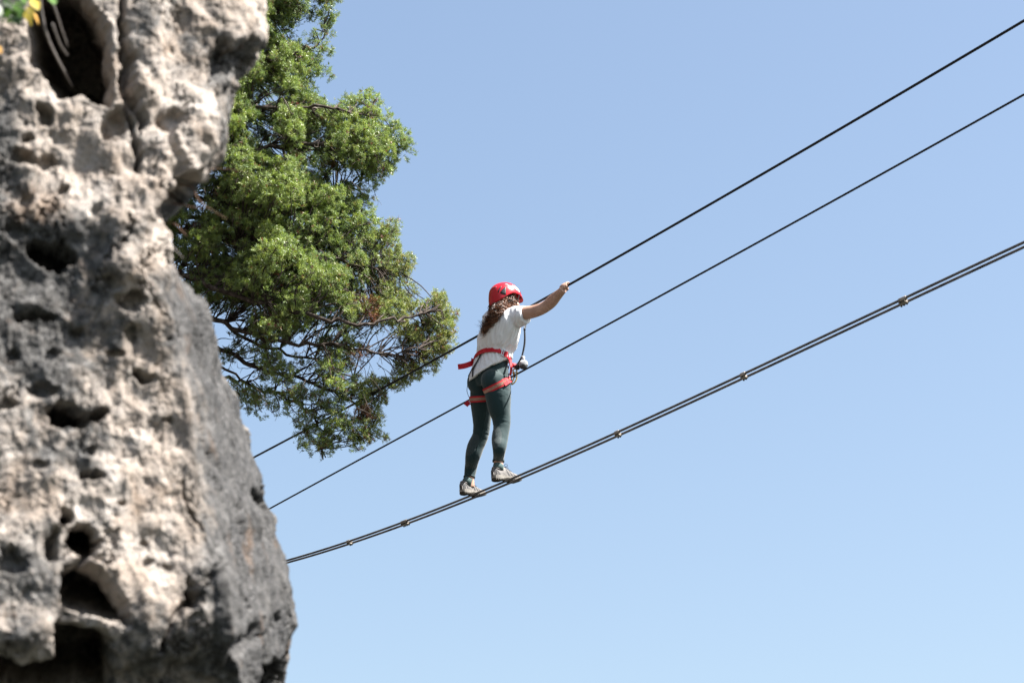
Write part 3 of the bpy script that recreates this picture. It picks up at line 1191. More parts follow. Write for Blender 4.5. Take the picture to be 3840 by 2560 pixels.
def make_cables():
    o = link('foot_cable', rope_mesh('foot_cable', cable_pts(S0, S1, CO_F, -SEP, 0.016), R_FOOT), M_CABLE)
    tag(o, 'upper of the two twisted steel cables under the walker\'s shoes', 'cable', 'paired foot cables')
    o = link('foot_cable', rope_mesh('foot_cable', cable_pts(S0, S1, CO_F, SEP, 0.016), R_FOOT), M_CABLE)
    tag(o, 'lower of the two twisted steel cables under the walker\'s shoes', 'cable', 'paired foot cables')
    o = link('hand_cable', rope_mesh('hand_cable', cable_pts(S0 - 0.1, S1, CO_H, 0, 0.02), R_HAND, pitch=0.16, lobe=0.0), M_CABLE_DK)
    tag(o, 'thick black cable gripped by the walker\'s hand, topmost across the sky', 'cable')
    o = link('safety_cable', rope_mesh('safety_cable', cable_pts(S0 - 0.1, S1, CO_M, 0, 0.02), R_MID, pitch=0.13, lobe=0.0), M_CABLE_DK)
    tag(o, 'thin dark cable passing behind the walker\'s hips, middle one of the lines', 'cable')
    # spacers that tie the two foot cables together
    where = [('short spacer clamp nearest the cliff on the paired foot cables', 1312, 2026, 1), ('long triple spacer clamp left of the walker\'s shoes on the foot cables', 1520, 1955, 3),
             ('spacer clamp on the foot cables, first one right of the walker', 2318, 1622, 1), ('spacer clamp on the foot cables, second one right of the walker', 2790, 1405, 1),
             ('spacer clamp on the foot cables nearest the right picture edge', 3388, 1130, 2)]
    for lab, px, py, k in where:
        p = on_plane(px, py)
        s = (p - P0).dot(RGT)
        z = float(np.polyval(CO_F, s))
        slope = float(np.polyval(np.polyder(CO_F), s))
        c = P0 + RGT * s
        c.z = z
        t = (RGT + Vector((0, 0, slope))).normalized()
        b = FWD
        u = t.cross(b)
        if u.z < 0:
            u = -u
        root = empty('spacer_clamp', c, lab, 'clamp', 'spacer clamps on the foot cables')
        half = 0.015 + 0.009 * k
        for sd in (-1, 1):
            sh = -0.02 * sd
            m = MB()
            m.box(c + b * SEP * sd + t * sh, (t, b, u), (half, 0.0105, 0.0104), 0.35)
            m.build('sleeve', M_CLAMP, root)
        MB().box(c - u * 0.010, (t, b, u), (half * 0.75, SEP * 0.8, 0.0035), 0.2).build('bridge_plate', M_CLAMP, root)
        for q in range(k + 1):
            dx = (q - k / 2) * 0.024
            for sd in (-1, 1):
                m = MB()
                e = c + b * SEP * sd + t * (dx - 0.02 * sd)
                m.tube([e - u * 0.016, e + u * 0.014], 0.003, 6)
                m.tube([e - u * 0.018, e - u * 0.0115], 0.006, 6)
                m.build('bolt', M_BOLT, root, smooth=False)


make_cables()

# ------------------------------------------------------------------ the walker
UP = Vector((0, 0, 1))


def skin_material():
    m, nt, b = mat_new('skin')
    tc = N(nt, 'ShaderNodeTexCoord')
    no = N(nt, 'ShaderNodeTexNoise', Scale=14.0, Detail=5.0)
    nt.links.new(tc.outputs['Object'], no.inputs['Vector'])
    r = ramp(nt, no.outputs['Fac'], [(0.3, (0.36, 0.205, 0.145)), (0.7, (0.45, 0.275, 0.205))])
    nt.links.new(r.outputs[0], b.inputs['Base Color'])
    b.inputs['Roughness'].default_value = 0.5
    b.inputs['Subsurface Weight'].default_value = 0.0
    b.inputs['Subsurface Radius'].default_value = (0.012, 0.005, 0.003)
    b.inputs['Subsurface Scale'].default_value = 0.6
    n2 = N(nt, 'ShaderNodeTexNoise', Scale=260.0, Detail=3.0)
    nt.links.new(tc.outputs['Object'], n2.inputs['Vector'])
    bp = N(nt, 'ShaderNodeBump', Strength=0.12, Distance=0.0006)
    nt.links.new(n2.outputs['Fac'], bp.inputs['Height'])
    nt.links.new(bp.outputs[0], b.inputs['Normal'])
    return m


def hair_material():
    m, nt, b = mat_new('brown_curly_hair')
    at = N(nt, 'ShaderNodeAttribute', attribute_name='tint')
    nt.links.new(at.outputs['Color'], b.inputs['Base Color'])
    b.inputs['Roughness'].default_value = 0.38
    b.inputs['Specular IOR Level'].default_value = 0.6
    return m


M_SKIN = skin_material()
M_HAIR = hair_material()
M_SHIRT = simple('white_cotton', (0.90, 0.915, 0.95), 0.9, 0.03, 8.0, bump=0.25, bscale=420.0, sheen=0.0, spec=0.1)
M_LEG = simple('teal_stretch_fabric', (0.0125, 0.038, 0.043), 0.68, 0.05, 12.0, bump=0.2, bscale=600.0, sheen=0.22, spec=0.16)
M_LEG2 = simple('grey_mesh_fabric', (0.024, 0.046, 0.051), 0.7, 0.1, 300.0, bump=0.4, bscale=800.0, sheen=0.3, spec=0.3)
M_SEAM = simple('dark_teal_seam', (0.018, 0.05, 0.055), 0.7)
M_SOCK = simple('teal_sock_knit', (0.075, 0.125, 0.125), 0.9, 0.2, 200.0, bump=0.5, bscale=700.0)
M_RED = simple('red_webbing', (0.58, 0.006, 0.020), 0.6, 0.12, 60.0, bump=0.4, bscale=900.0, spec=0.35)
M_TAN = simple('tan_webbing_stripe', (0.36, 0.11, 0.075), 0.75, 0.2, 500.0, bump=0.3, bscale=900.0)
M_STITCH = simple('pale_stitching', (0.55, 0.33, 0.25), 0.8)
M_BLACK = simple('black_webbing', (0.012, 0.013, 0.016), 0.6, 0.2, 80.0, bump=0.3, bscale=700.0)
M_SILVER = simple('brushed_steel', (0.55, 0.56, 0.58), 0.3, 0.08, 60.0, metal=0.9)
M_GOLD = simple('yellow_anodised', (0.62, 0.43, 0.11), 0.32, 0.1, 50.0, metal=0.55)
M_HELM = simple('red_helmet_plastic', (0.55, 0.009, 0.022), 0.28, 0.05, 20.0, bump=0.05, bscale=300.0)
M_DARK = simple('dark_vent_mesh', (0.010, 0.013, 0.016), 0.5, 0.3, 200.0)
M_WHITE = simple('white_print', (0.85, 0.82, 0.84), 0.35, 0.02, 20.0)
M_SHOE = simple('beige_grey_suede', (0.16, 0.15, 0.145), 0.8, 0.4, 45.0, bump=0.4, bscale=400.0)
M_SHOE_DK = simple('dark_grey_overlay', (0.045, 0.045, 0.05), 0.6, 0.3, 60.0)
M_MID = simple('dusty_white_foam', (0.28, 0.262, 0.235), 0.75, 0.35, 35.0, bump=0.3, bscale=200.0)
M_OUT = simple('black_brown_rubber', (0.042, 0.036, 0.026), 0.7, 0.5, 40.0, bump=0.5, bscale=150.0)
M_LACE = simple('navy_lace', (0.012, 0.02, 0.045), 0.7)
M_FLEECE = simple('grey_fleece', (0.33, 0.34, 0.36), 0.95, 0.25, 60.0, bump=1.0, bscale=260.0, sheen=0.4)
M_FLEECE_DK = simple('charcoal_fleece', (0.07, 0.075, 0.08), 0.95, 0.3, 60.0, bump=1.0, bscale=260.0)

HU = Vector((0, 0, 1))
HAZ = R_(55)
HF = Vector((math.sin(HAZ), math.cos(HAZ), 0.0))
HR = HF.cross(HU)
HC = J(1896, 1130, 16.53)


def seg(keys, n=6):
    """keys: (px, py, Y, a, b) -> smooth points and radius pairs."""
    pts = crom([tuple(J(k[0], k[1], k[2])) for k in keys], n)
    rad = crom([(k[3], k[4]) for k in keys], n)
    return [Vector(p) for p in pts], [tuple(r) for r in rad]


def plane_Y(px, py, off=0.0):
    return on_plane(px, py, off).y


YR = plane_Y(1895, 1815)
YL = plane_Y(1768, 1871)
LEG_R = [(1866, 1418, 16.60, .090, .098), (1866, 1455, 16.60, .092, .102), (1869, 1495, 16.61, .088, .096), (1873, 1532, 16.63, .080, .086), (1880, 1568, 16.65, .067, .070), (1881, 1605, 16.655, .059, .062),
         (1876, 1632, 16.645, .057, .063), (1873.5, 1654, 16.635, .056, .061), (1872.5, 1685, 16.62, .048, .052), (1870, 1715, YR - 0.03, .041, .044), (1869, 1730, YR - 0.03, .040, .043)]
LEG_L = [(1815, 1425, 16.75, .092, .098), (1812, 1460, 16.77, .092, .100), (1808, 1500, 16.81, .086, .092), (1807, 1540, 16.86, .076, .080), (1807, 1575, 16.905, .068, .070), (1806, 1605, 16.94, .062, .064),
         (1800, 1639, 16.965, .058, .061), (1784, 1673, 16.98, .058, .065), (1773.5, 1710, 17.0, .055, .060), (1767, 1746, YL - 0.045, .047, .050), (1761.5, 1780, YL - 0.035, .041, .043), (1760, 1790, YL - 0.035, .040, .042)]
TORSO = [(1838, 1440, 16.68, .155, .105), (1838, 1415, 16.67, .165, .118), (1842, 1385, 16.66, .155, .112), (1850, 1345, 16.64, .128, .100), (1859, 1305, 16.60, .125, .098), (1868, 1265, 16.56, .142, .108), (1878, 1225, 16.52, .158, .112), (1887, 1196, 16.51, .150, .095), (1891, 1182, 16.51, .09, .075)]
SHIRT = [(1836, 1390, 16.665, .180, .146), (1840, 1376, 16.66, .180, .144), (1847, 1355, 16.65, .168, .134), (1855, 1330, 16.63, .150, .120), (1862, 1305, 16.60, .160, .130), (1868, 1275, 16.57, .170, .136), (1873, 1245, 16.54, .172, .134), (1879, 1218, 16.52, .166, .122), (1887, 1194, 16.51, .150, .100), (1892, 1181, 16.515, .075, .066)]
ARM_R = [(1928, 1190, 16.44, .056, .056), (1948, 1180, 16.40, .056, .058), (1975, 1173, 16.365, .050, .052), (2005, 1167, 16.325, .046, .048), (2032, 1157, 16.285, .044, .044), (2055, 1143, 16.25, .0425, .043), (2071, 1128, 16.22, .044, .043), (2088, 1110, 16.175, .036, .037), (2104, 1094, 16.135, .029, .031), (2113, 1085, 16.115, .026, .029)]
hand_px = (2122, 1074)
HAND_C = on_plane(*hand_px)
HAND_C.z = float(np.polyval(CO_H, (HAND_C - P0).dot(RGT)))
lh = on_plane(1893, 1202)
lh.z = float(np.polyval(CO_H, (lh - P0).dot(RGT)))


def make_hand(mb, grip, wrist, cab, flip=1):
    """Fist closed on a cable: palm on the near side, four fingers over the top, thumb underneath."""
    c = cab.normalized()
    toward = (wrist - grip)
    toward -= c * toward.dot(c)
    toward.normalize()                       # from the cable towards the wrist, across it
    n = c.cross(toward).normalized()
    if n.z < 0:
        n = -n                               # over the top
    palm = grip + toward * 0.022 + n * 0.012
    mb.tube([wrist, (wrist + palm) / 2 + n * 0.006, palm + n * 0.004, grip + n * 0.020], [(0.024, 0.021), (0.032, 0.02), (0.037, 0.02), (0.036, 0.012)], 12, side=c)
    for i, (ln, r) in enumerate(((0.95, 0.0088), (1.05, 0.0092), (1.0, 0.009), (0.82, 0.0078))):
        off = c * ((i - 1.5) * 0.0205 * flip)
        pts = []
        rad = 0.0215 * (0.95 + 0.08 * ln)
        for k in range(9):
            a = R_(-35 + 250 * ln * k / 8)
            # angle 0 points to the wrist side, 90 over the top, 180 far side
            pts.append(grip + off + toward * (rad * math.cos(a)) + n * (rad * math.sin(a)))
        pts.insert(0, palm + off * 0.95)
        rr = [r * 1.15] + [r * (1.1 - 0.3 * k / 8 + (0.1 if k in (3, 6) else 0)) for k in range(9)]
        mb.tube(pts, rr, 8)
    # thumb leaves the side of the palm and closes under the cable
    t0 = palm + c * (-0.030 * flip) - n * 0.004 + toward * 0.012
    pts = [palm + toward * 0.02, t0, grip + c * (-0.034 * flip) - n * 0.016 + toward * 0.014, grip + c * (-0.022 * flip) - n * 0.026 - toward * 0.004, grip + c * (-0.008 * flip) - n * 0.024 - toward * 0.016]
    mb.tube(crom(pts, 3), list(np.linspace(0.014, 0.0085, 13)), 8)


def make_person():
    root = empty('person', (P0.x - 0.1, P0.y, P0.z - 0.02), 'person in red helmet, white T-shirt and teal leggings standing on the foot cables', 'person')
    # ---- body: one continuous skin
    b = MB()
    for legk in (LEG_R, LEG_L):
        p, r = seg(legk)
        r = [(x[0] - 0.006, x[1] - 0.006) for x in r]
        b.tube(p, r, 18, side=RGT)
    for x, y, Y0 in ((1869, 1730, YR - 0.03), (1760, 1790, YL - 0.035)):
        a0 = J(x, y, Y0)
        b.tube([a0 + UP * 0.03, a0 - UP * 0.02, a0 - UP * 0.075 + FWD * 0.012], [(0.034, 0.037), (0.0335, 0.038), (0.027, 0.032)], 14, side=RGT)
        b.ball(a0 - UP * 0.07, 0.022)
    p, r = seg(TORSO)
    r = [(x[0] * 0.84, x[1] * 0.84) for x in r]
    b.tube(p, r, 28, side=RGT)
    # shoulders, neck, head
    b.ball(J(1930, 1192, 16.44), 0.052)
    sl = J(1846, 1205, 16.63)
    b.ball(sl, 0.06)
    nb = J(1890, 1192, 16.52)
    b.tube([nb - UP * 0.03, nb + UP * 0.04, HC - UP * 0.07 - HF * 0.012, HC - HF * 0.01], [0.062, 0.053, 0.052, 0.05], 16)
    b.ball(HC + UP * 0.018 - HF * 0.008, (0.098, 0.077, 0.105), (HF, HR, UP), 24, 16)
    b.ball(HC - UP * 0.045 + HF * 0.028, (0.066, 0.058, 0.068), (HF, HR, UP), 20, 14)
    b.ball(HC - UP * 0.092 + HF * 0.072, 0.021)                                  # chin
    b.tube([HC + UP * 0.012 + HF * 0.088, HC - UP * 0.012 + HF * 0.103, HC - UP * 0.026 + HF * 0.108, HC - UP * 0.033 + HF * 0.092], [0.008, 0.010, 0.0125, 0.010], 8)
    b.tube([HC - UP * 0.060 + HF * 0.086 - HR * 0.02, HC - UP * 0.058 + HF * 0.094, HC - UP * 0.060 + HF * 0.086 + HR * 0.02], [0.005, 0.0085, 0.005], 8)
    for s in (-1, 1):
        b.ball(HC + UP * 0.016 + HF * 0.086 + HR * 0.032 * s, (0.012, 0.02, 0.009), (HF, HR, UP))     # brow
        b.ball(HC - UP * 0.025 + HF * 0.07 + HR * 0.042 * s, 0.022)                                     # cheek
        b.ball(HC - UP * 0.01 - HF * 0.002 + HR * 0.078 * s, (0.018, 0.008, 0.03), (HF, HR, UP))        # ear
    # right arm and hand
    p, r = seg(ARM_R)
    b.tube(p, r, 18, side=UP)
    wr = p[-1]
    b.ball(J(2052, 1153, 16.245), 0.024)
    make_hand(b, HAND_C, wr, RGT, 1)
    # left arm, bent in front of the chest, hand on the same cable
    el = sl + FWD * 0.10 - UP * 0.24 - RGT * 0.02
    wl_ = lh - UP * 0.055 - FWD * 0.045
    b.tube(crom([sl, (sl + el) / 2 - FWD * 0.01, el], 5), list(np.linspace(0.052, 0.040, 11)), 14)
    b.tube(crom([el, (el + wl_) / 2, wl_], 5), list(np.linspace(0.040, 0.026, 11)), 14)
    make_hand(b, lh, wl_, RGT, -1)
    body = remesh(b.mesh('body'), 0.0036, 3, 0.5)
    o = link('body', body, M_SKIN)
    parent_keep(o, root)
    for s in (-1, 1):
        e = MB().ball(HC + UP * 0.002 + HF * 0.076 + HR * 0.032 * s, 0.0112).build('eye', M_WHITE, root)
        MB().ball(HC + UP * 0.002 + HF * 0.0835 + HR * 0.032 * s, 0.0052).build('iris', M_DARK, e)

    # ---- leggings
    g = MB()
    for legk in (LEG_R, LEG_L):
        p, r = seg(legk)
        g.tube(p, r, 22, side=RGT)
    p, r = seg([(1838, 1450, 16.68, .12, .10), (1838, 1425, 16.675, .160, .120), (1840, 1400, 16.67, .162, .120), (1844, 1370, 16.655, .145, .112), (1850, 1340, 16.64, .13, .10)])
    g.tube(p, r, 28, side=RGT)
    for s, (x, y, Y0) in ((1, (1866, 1432, 16.60)), (-1, (1813, 1438, 16.745))):
        g.ball(J(x, y, Y0) - FWD * 0.040, (0.086, 0.092, 0.095), (RGT, FWD, UP), 20, 14)
    leg = remesh(g.mesh('leggings'), 0.006, 7, 0.55)
    V = get_co(leg)
    Nn = get_no(leg)
    # small creases behind the knees and at the hips
    for (x, y, Y0), rr in (((1880, 1588, 16.65), 0.05), ((1803, 1625, 16.95), 0.05), ((1868, 1480, 16.6), 0.05)):
        c = np.array(J(x, y, Y0))
        d = V - c
        wgt = np.exp(-(d[:, 2] / rr) ** 2) * np.exp(-((d ** 2).sum(1)) / 0.02)
        V = V + Nn * (wgt * 0.0032 * ridged(np.stack([V[:, 0] * 9, V[:, 1] * 9, V[:, 2] * 55], 1), 2))[:, None]
    V = V + Nn * (0.0007 * perlin(V * 30))[:, None]
    set_co(leg, V)
    o = link('leggings', leg, M_LEG)
    leg.materials.append(M_LEG2)
    # paler mesh insets on the backs of the calves
    back = -FWD
    for poly in leg.polygons:
        c = poly.center
        for (x0, y0, ry) in ((1877, 1640, 42), (1790, 1668, 40)):
            v = c - EYE
            dcam = v.y * CP + v.z * SP - CAM_Z * 0
            dc = (v.y * CP + (c.z - CAM_Z) * SP)
            px = 1920 + FPX * v.x / dc
            pyy = 1280 - FPX * ((c.z - CAM_Z) * CP - v.y * SP) / dc
            if abs(pyy - y0) < ry and poly.normal.dot(back) > 0.25 + 0.5 * ((pyy - y0) / ry) ** 2 and abs(px - x0) < 45:
                poly.material_index = 1
    parent_keep(o, root)
    leggings = o

    # ---- T-shirt
    s = MB()
    p, r = seg(SHIRT)
    V, F = [], []
    n = 40
    tilt_dir = (J(1900, 1372, 16.62) - J(1760, 1412, 16.7))
    m = len(p)
    sh = MB()
    rings = []
    for i in range(m):
        k = max(0.0, 1 - i / 16.0)
        # the hem hangs lower at her left hip than at the right
        for q in range(n):
            th = 2 * math.pi * q / n
            v = p[i] + RGT * (r[i][0] * math.cos(th)) + FWD * (r[i][1] * math.sin(th))
            v = v + UP * (0.030 * k * math.cos(th) + 0.082 * k * math.sin(th))
            rings.append(v)
    F = []
    for i in range(m - 1):
        for q in range(n):
            q2 = (q + 1) % n
            F.append((i * n + q, i * n + q2, (i + 1) * n + q2, (i + 1) * n + q))
    F.append(tuple(range(n - 1, -1, -1)))
    F.append(tuple((m - 1) * n + q for q in range(n)))
    sh.add(rings, F)
    ps, rs = seg([(1905, 1202, 16.47, .078, .08), (1932, 1190, 16.43, .078, .075), (1952, 1184, 16.395, .072, .070), (1969, 1180, 16.37, .064, .062)])
    sh.tube(ps, rs, 24, side=UP)
    a0 = sl + RGT * 0.05
    sh.tube(crom([a0, sl + UP * 0.004, sl + FWD * 0.05 - UP * 0.09], 5), list(np.linspace(0.078, 0.066, 11)), 20)
    shirt = remesh(sh.mesh('shirt'), 0.0055, 5, 0.5)
    V = get_co(shirt)
    Nn = get_no(shirt)
    zb = J(1855, 1332, 16.63).z
    dz = V[:, 2] - zb
    # folds run from the belt at the right front up to the arm
    rel = V - np.array(J(1915, 1340, 16.6))
    ax = np.array(RGT) * 0.45 + np.array(UP) * 0.9
    ax /= np.linalg.norm(ax)
    along = rel @ ax
    acr = rel - along[:, None] * ax
    fold = ridged(np.concatenate([acr * 20, (along * 2.6)[:, None]], 1)[:, [0, 1, 3]] + 3.1, 2)
    amp = 0.0125 * np.exp(-((dz - 0.10) / 0.16) ** 2)
    wv = perlin(V * np.array((9, 9, 6)) + 4.0)
    gather = np.sin(np.arctan2((V - np.array(J(1855, 1332, 16.63))) @ np.array(FWD), (V - np.array(J(1855, 1332, 16.63))) @ np.array(RGT)) * 26 + 3 * wv) * np.exp(-(dz / 0.06) ** 2) * sstep(0.012, 0.04, np.abs(dz)) * 0.005
    cr = fbm(V * np.array((30, 30, 22)) + 8.0, 3) * 0.0065 * sstep(0.02, -0.06, dz)
    shoul = ridged(np.stack([rel @ np.array(RGT) * 20, rel @ np.array(FWD) * 14, V[:, 2] * 9], 1), 2) * 0.0075 * sstep(0.15, 0.25, dz)
    V = V + Nn * (fold * amp + gather + cr + shoul + 0.004 * wv)[:, None]
    set_co(shirt, V)
    o = link('t_shirt', shirt, M_SHIRT)
    parent_keep(o, root)

    BV = bvh_of(shirt, leg)
    BV_ALL = bvh_of(shirt, leg, body)

    def hit(px, py, off=0.004, bv=BV):
        d = ray(px, py)
        loc, nr, i_, dist = bv.ray_cast(EYE, d)
        if loc is None:
            loc = EYE + d * 17.75
            nr = -d
        return loc + nr * off, nr

    def wrap(c, nrm, off=0.003, n=72, smooth=5, reach=0.32):
        nrm = nrm.normalized()
        a = nrm.orthogonal().normalized()
        bb = nrm.cross(a)
        pts, no = [], []
        for k in range(n):
            th = 2 * math.pi * k / n
            d = a * math.cos(th) + bb * math.sin(th)
            loc, nr, i_, dist = BV.ray_cast(c + d * reach, -d)
            if loc is None:
                loc = c + d * 0.09
            pts.append(loc + d * off)
            no.append(d)
        rr = np.array([(q - c).length for q in pts])
        for _ in range(smooth):
            sm_ = (np.roll(rr, 2) + np.roll(rr, 1) + rr + np.roll(rr, -1) + np.roll(rr, -2)) / 5
            rr = np.maximum(sm_, rr * 0.5 + sm_ * 0.5)
        for _ in range(3):
            rr = (np.roll(rr, 2) + np.roll(rr, 1) + rr + np.roll(rr, -1) + np.roll(rr, -2)) / 5
        pts = [c + no[k] * float(rr[k] + 0.0005) for k in range(n)]
        return pts, no

    # ---- harness
    wc = J(1856, 1359, 16.64)
    wn_ = (UP * math.cos(R_(17)) + FWD * math.sin(R_(17)) - RGT * 0.10)
    pts, no = wrap(wc, wn_, smooth=9)
    belt_pts, belt_n = pts, wn_.normalized()
    hm = MB().ribbon(pts, no, 0.041, 0.004, closed=True, bvec=belt_n)
    harness = hm.build('harness', M_RED, root, smooth=False)
    harness['label'] = 'red webbing climbing harness'
    # loose tail of the belt
    def pix(c):
        dc = c.y * CP + (c.z - CAM_Z) * SP
        return 1920 + FPX * c.x / dc, 1280 - FPX * ((c.z - CAM_Z) * CP - c.y * SP) / dc
    im = min(range(len(pts)), key=lambda k: pix(pts[k])[0])
    t0 = pts[im]
    tx, ty = pix(t0)
    nxt = min((pts[(im + 3) % len(pts)], pts[im - 3]), key=lambda q: q.y)
    tail = [nxt + (EYE - nxt).normalized() * 0.008, t0 + (EYE - t0).normalized() * 0.010, J(tx - 16, ty + 8, t0.y - 0.03), J(tx - 36, ty + 14, t0.y - 0.035), J(tx - 57, ty + 17, t0.y - 0.03)]
    tail = [Vector(q) for q in crom(tail, 4)]
    MB().ribbon(tail, [Vector((-0.2, -1, -0.3))] * len(tail), 0.040, 0.004).build('belt_tail', M_RED, harness, smooth=False)

    def frame_on(px, py, w, h, t, mat, name, bar=True, rot=0.0, off=0.008, axis=UP):
        c, nr = hit(px, py, off)
        uy = (axis - nr * axis.dot(nr)).normalized()
        ux = uy.cross(nr)
        cr_, sr_ = math.cos(rot), math.sin(rot)
        ux, uy = ux * cr_ + uy * sr_, uy * cr_ - ux * sr_
        mm = MB()
        for sgn in (-1, 1):
            mm.box(c + ux * w * sgn, (ux, uy, nr), (t, h + t, t * 0.8), 0.3)
            mm.box(c + uy * h * sgn, (ux, uy, nr), (w - t - 0.0004, t, t * 0.8), 0.3)
        if bar:
            mm.box(c, (ux, uy, nr), (t * 0.8, h - t - 0.0004, t * 0.7), 0.3)
        return mm.build(name, mat, harness, smooth=False)

    frame_on(1886, 1324, 0.013, 0.022, 0.003, M_SILVER, 'buckle', off=0.012, axis=belt_n)
    c, nr = hit(1896, 1329, 0.010)
    tt = belt_n.cross(nr).normalized()
    MB().box(c, (tt, nr.cross(tt), nr), (0.012, 0.021, 0.004), 0.4).build('strap_keeper', M_RED, harness, smooth=False)

    # leg loops, edged in red with a tan stripe and pale bar stitching
    for li, (c, a, bq) in enumerate(((J(1864, 1446, 16.60), J(1807, 1471, 16.60), J(1915, 1417, 16.60)), (J(1806, 1495, 16.80), J(1757, 1498, 16.80), J(1850, 1492, 16.80)))):
        view = (c - EYE).normalized()
        nn = (bq - a).cross(view)
        if nn.z < 0:
            nn = -nn
        # keep the loop on its own thigh: casts start near it
        pts, no = wrap(c, nn, reach=0.135, smooth=3)
        lp = MB().ribbon(pts, no, 0.046, 0.0035, closed=True, bvec=nn.normalized()).build('leg_loop', M_RED, harness, smooth=False)
        pts2 = [q + d * 0.0035 for q, d in zip(pts, no)]
        MB().ribbon(pts2, no, 0.024, 0.0012, closed=True, bvec=nn.normalized()).build('webbing_stripe', M_TAN, harness, smooth=False)
        st = MB()
        m2 = len(pts2)
        nsub = 4
        nb_ = nn.normalized()
        for k in range(m2):
            for q in range(nsub):
                f = q / nsub
                c2 = pts2[k].lerp(pts2[(k + 1) % m2], f) + no[k] * 0.0014
                tg = (pts2[(k + 1) % m2] - pts2[k]).normalized()
                if (c2 - EYE).dot(no[k]) < 0 and 14 < k < 60:
                    st.box(c2, (tg, nb_, no[k]), (0.0006, 0.010, 0.0004), 0)
        if st.V:
            st.build('bar_stitching', M_STITCH, harness, smooth=False)
    # flap and buckle of the right loop
    f0, nr = hit(1886, 1436, 0.008)
    f1, _ = hit(1906, 1424, 0.009)
    MB().ribbon([f0, f0.lerp(f1, 0.5) + nr * 0.004, f1], [nr] * 3, [0.056, 0.05, 0.044], 0.003).build('loop_flap', M_RED, harness, smooth=False)
    frame_on(1912, 1413, 0.009, 0.024, 0.0035, M_BLACK, 'leg_buckle', bar=False, rot=0.1, off=0.010)
    e0, nr = hit(1757, 1512, 0.004)
    MB().ribbon([J(1760, 1508, 16.76), J(1752, 1513, 16.755), J(1746, 1520, 16.75)], [Vector((0, -1, -0.2))] * 3, 0.036, 0.004).build('loop_tail', M_RED, harness, smooth=False)
    # front riser from belt to the leg loop
    fr = [hit(1912, 1345, 0.008)[0], hit(1917, 1370, 0.010)[0], hit(1916, 1392, 0.010)[0], hit(1913, 1408, 0.009)[0]]
    fr = [Vector(q) for q in crom(fr, 4)]
    MB().ribbon(fr, [(EYE - q).normalized() + RGT * 0.6 for q in fr], 0.017, 0.004).build('front_riser', M_RED, harness, smooth=False)
    # black elastic risers at the back
    for pix, wd in (([(1805, 1330), (1795, 1350), (1784, 1370), (1777, 1390), (1775, 1412)], 0.014), ([(1792, 1355), (1778, 1378), (1768, 1395), (1760, 1411)], 0.008)):
        q = [hit(x, y, 0.007) for x, y in pix]
        pp = [Vector(v) for v in crom([x[0] for x in q], 4)]
        MB().ribbon(pp, [q[0][1]] * len(pp), wd, 0.003).build('elastic_riser', M_BLACK, harness, smooth=False)
    el_ = crom([hit(1761, 1410, 0.006)[0], J(1755, 1432, 16.74), J(1751, 1462, 16.75), J(1754, 1476, 16.75), J(1758, 1488, 16.76)], 5)
    MB().tube(el_, 0.0022, 6).build('elastic_cord', M_BLACK, harness)
    # tie-in loop and yellow carabiner
    ti = J(1927, 1370, 16.66)
    MB().box(ti, (RGT, FWD, UP), (0.014, 0.02, 0.016), 0.5).build('tie_in_loop', M_RED, harness)
    loop = [(1926, 1384), (1933, 1382), (1938, 1390), (1938, 1405), (1937, 1420), (1930, 1433), (1919, 1441), (1921, 1430), (1927, 1418), (1927, 1400), (1924, 1390)]
    pp = crom([J(x, y, 16.64 - 0.0004 * i) for i, (x, y) in enumerate(loop)] + [J(*loop[0], 16.64)], 5)
    car = MB().tube(pp, 0.0052, 8).build('carabiner', M_GOLD, harness)
    MB().tube([J(1927, 1401, 16.63), J(1928, 1411, 16.63)], 0.0085, 8).tube([J(1921, 1398, 16.628), J(1941, 1395, 16.632)], 0.005, 8).build('gate_sleeve', M_GOLD, car)
    MB().tube([J(1930, 1404, 16.622), J(1931, 1414, 16.622)], 0.007, 8).build('gate', M_BLACK, car)

    # ---- hair: curly strands under the helmet, gathered to the left of the back
    gen = np.random.default_rng(5)
    bun = []
    for x, y, o_ in ((1902, 1122, 0.0), (1885, 1150, 0.014), (1862, 1176, 0.024), (1842, 1200, 0.024), (1826, 1222, 0.022), (1814, 1246, 0.014)):
        loc, nr = hit(x, y, 0.0, BV_ALL)
        bun.append(np.array(loc - ray(x, y) * o_))
    HV, HFc, HT = [], [], []
    core = MB()
    cc = crom([tuple(v) for v in bun[1:]], 5)
    core.tube([Vector(v) for v in cc], list(np.linspace(0.036, 0.008, len(cc))), 14)
    core.ball(HC - HF * 0.035 - UP * 0.03, (0.082, 0.085, 0.10), (HF, HR, UP), 20, 14)
    for k in range(120):
        # one lock of curls: strands share a root, a path and the phase of their curl
        th = R_(gen.uniform(40, 235))                    # from the face round the right ear to the back
        rt = np.array(HC + HF * (0.092 * math.cos(th) - 0.012) + HR * (0.084 * math.sin(th)) + UP * (gen.uniform(-0.005, 0.03) if th < R_(130) else gen.uniform(-0.055, -0.02)))
        far = gen.random() ** 1.3
        idx = 2 + int(far * 3.99)
        spread = gen.normal(size=3)
        spread /= np.linalg.norm(spread) + 1e-6
        rad = gen.uniform(0.25, 1.0) ** 0.5
        fr_ = gen.uniform(85, 140)
        ph0 = gen.uniform(0, 6.28)
        ampl = gen.uniform(0.008, 0.018)
        v0 = gen.random() ** 1.25
        wds = (0, 0.046, 0.035, 0.029, 0.024, 0.017)
        short = th < R_(80) and gen.random() < 0.5
        stray = gen.normal(size=3) * (0.024 if gen.random() < 0.28 else 0.006)
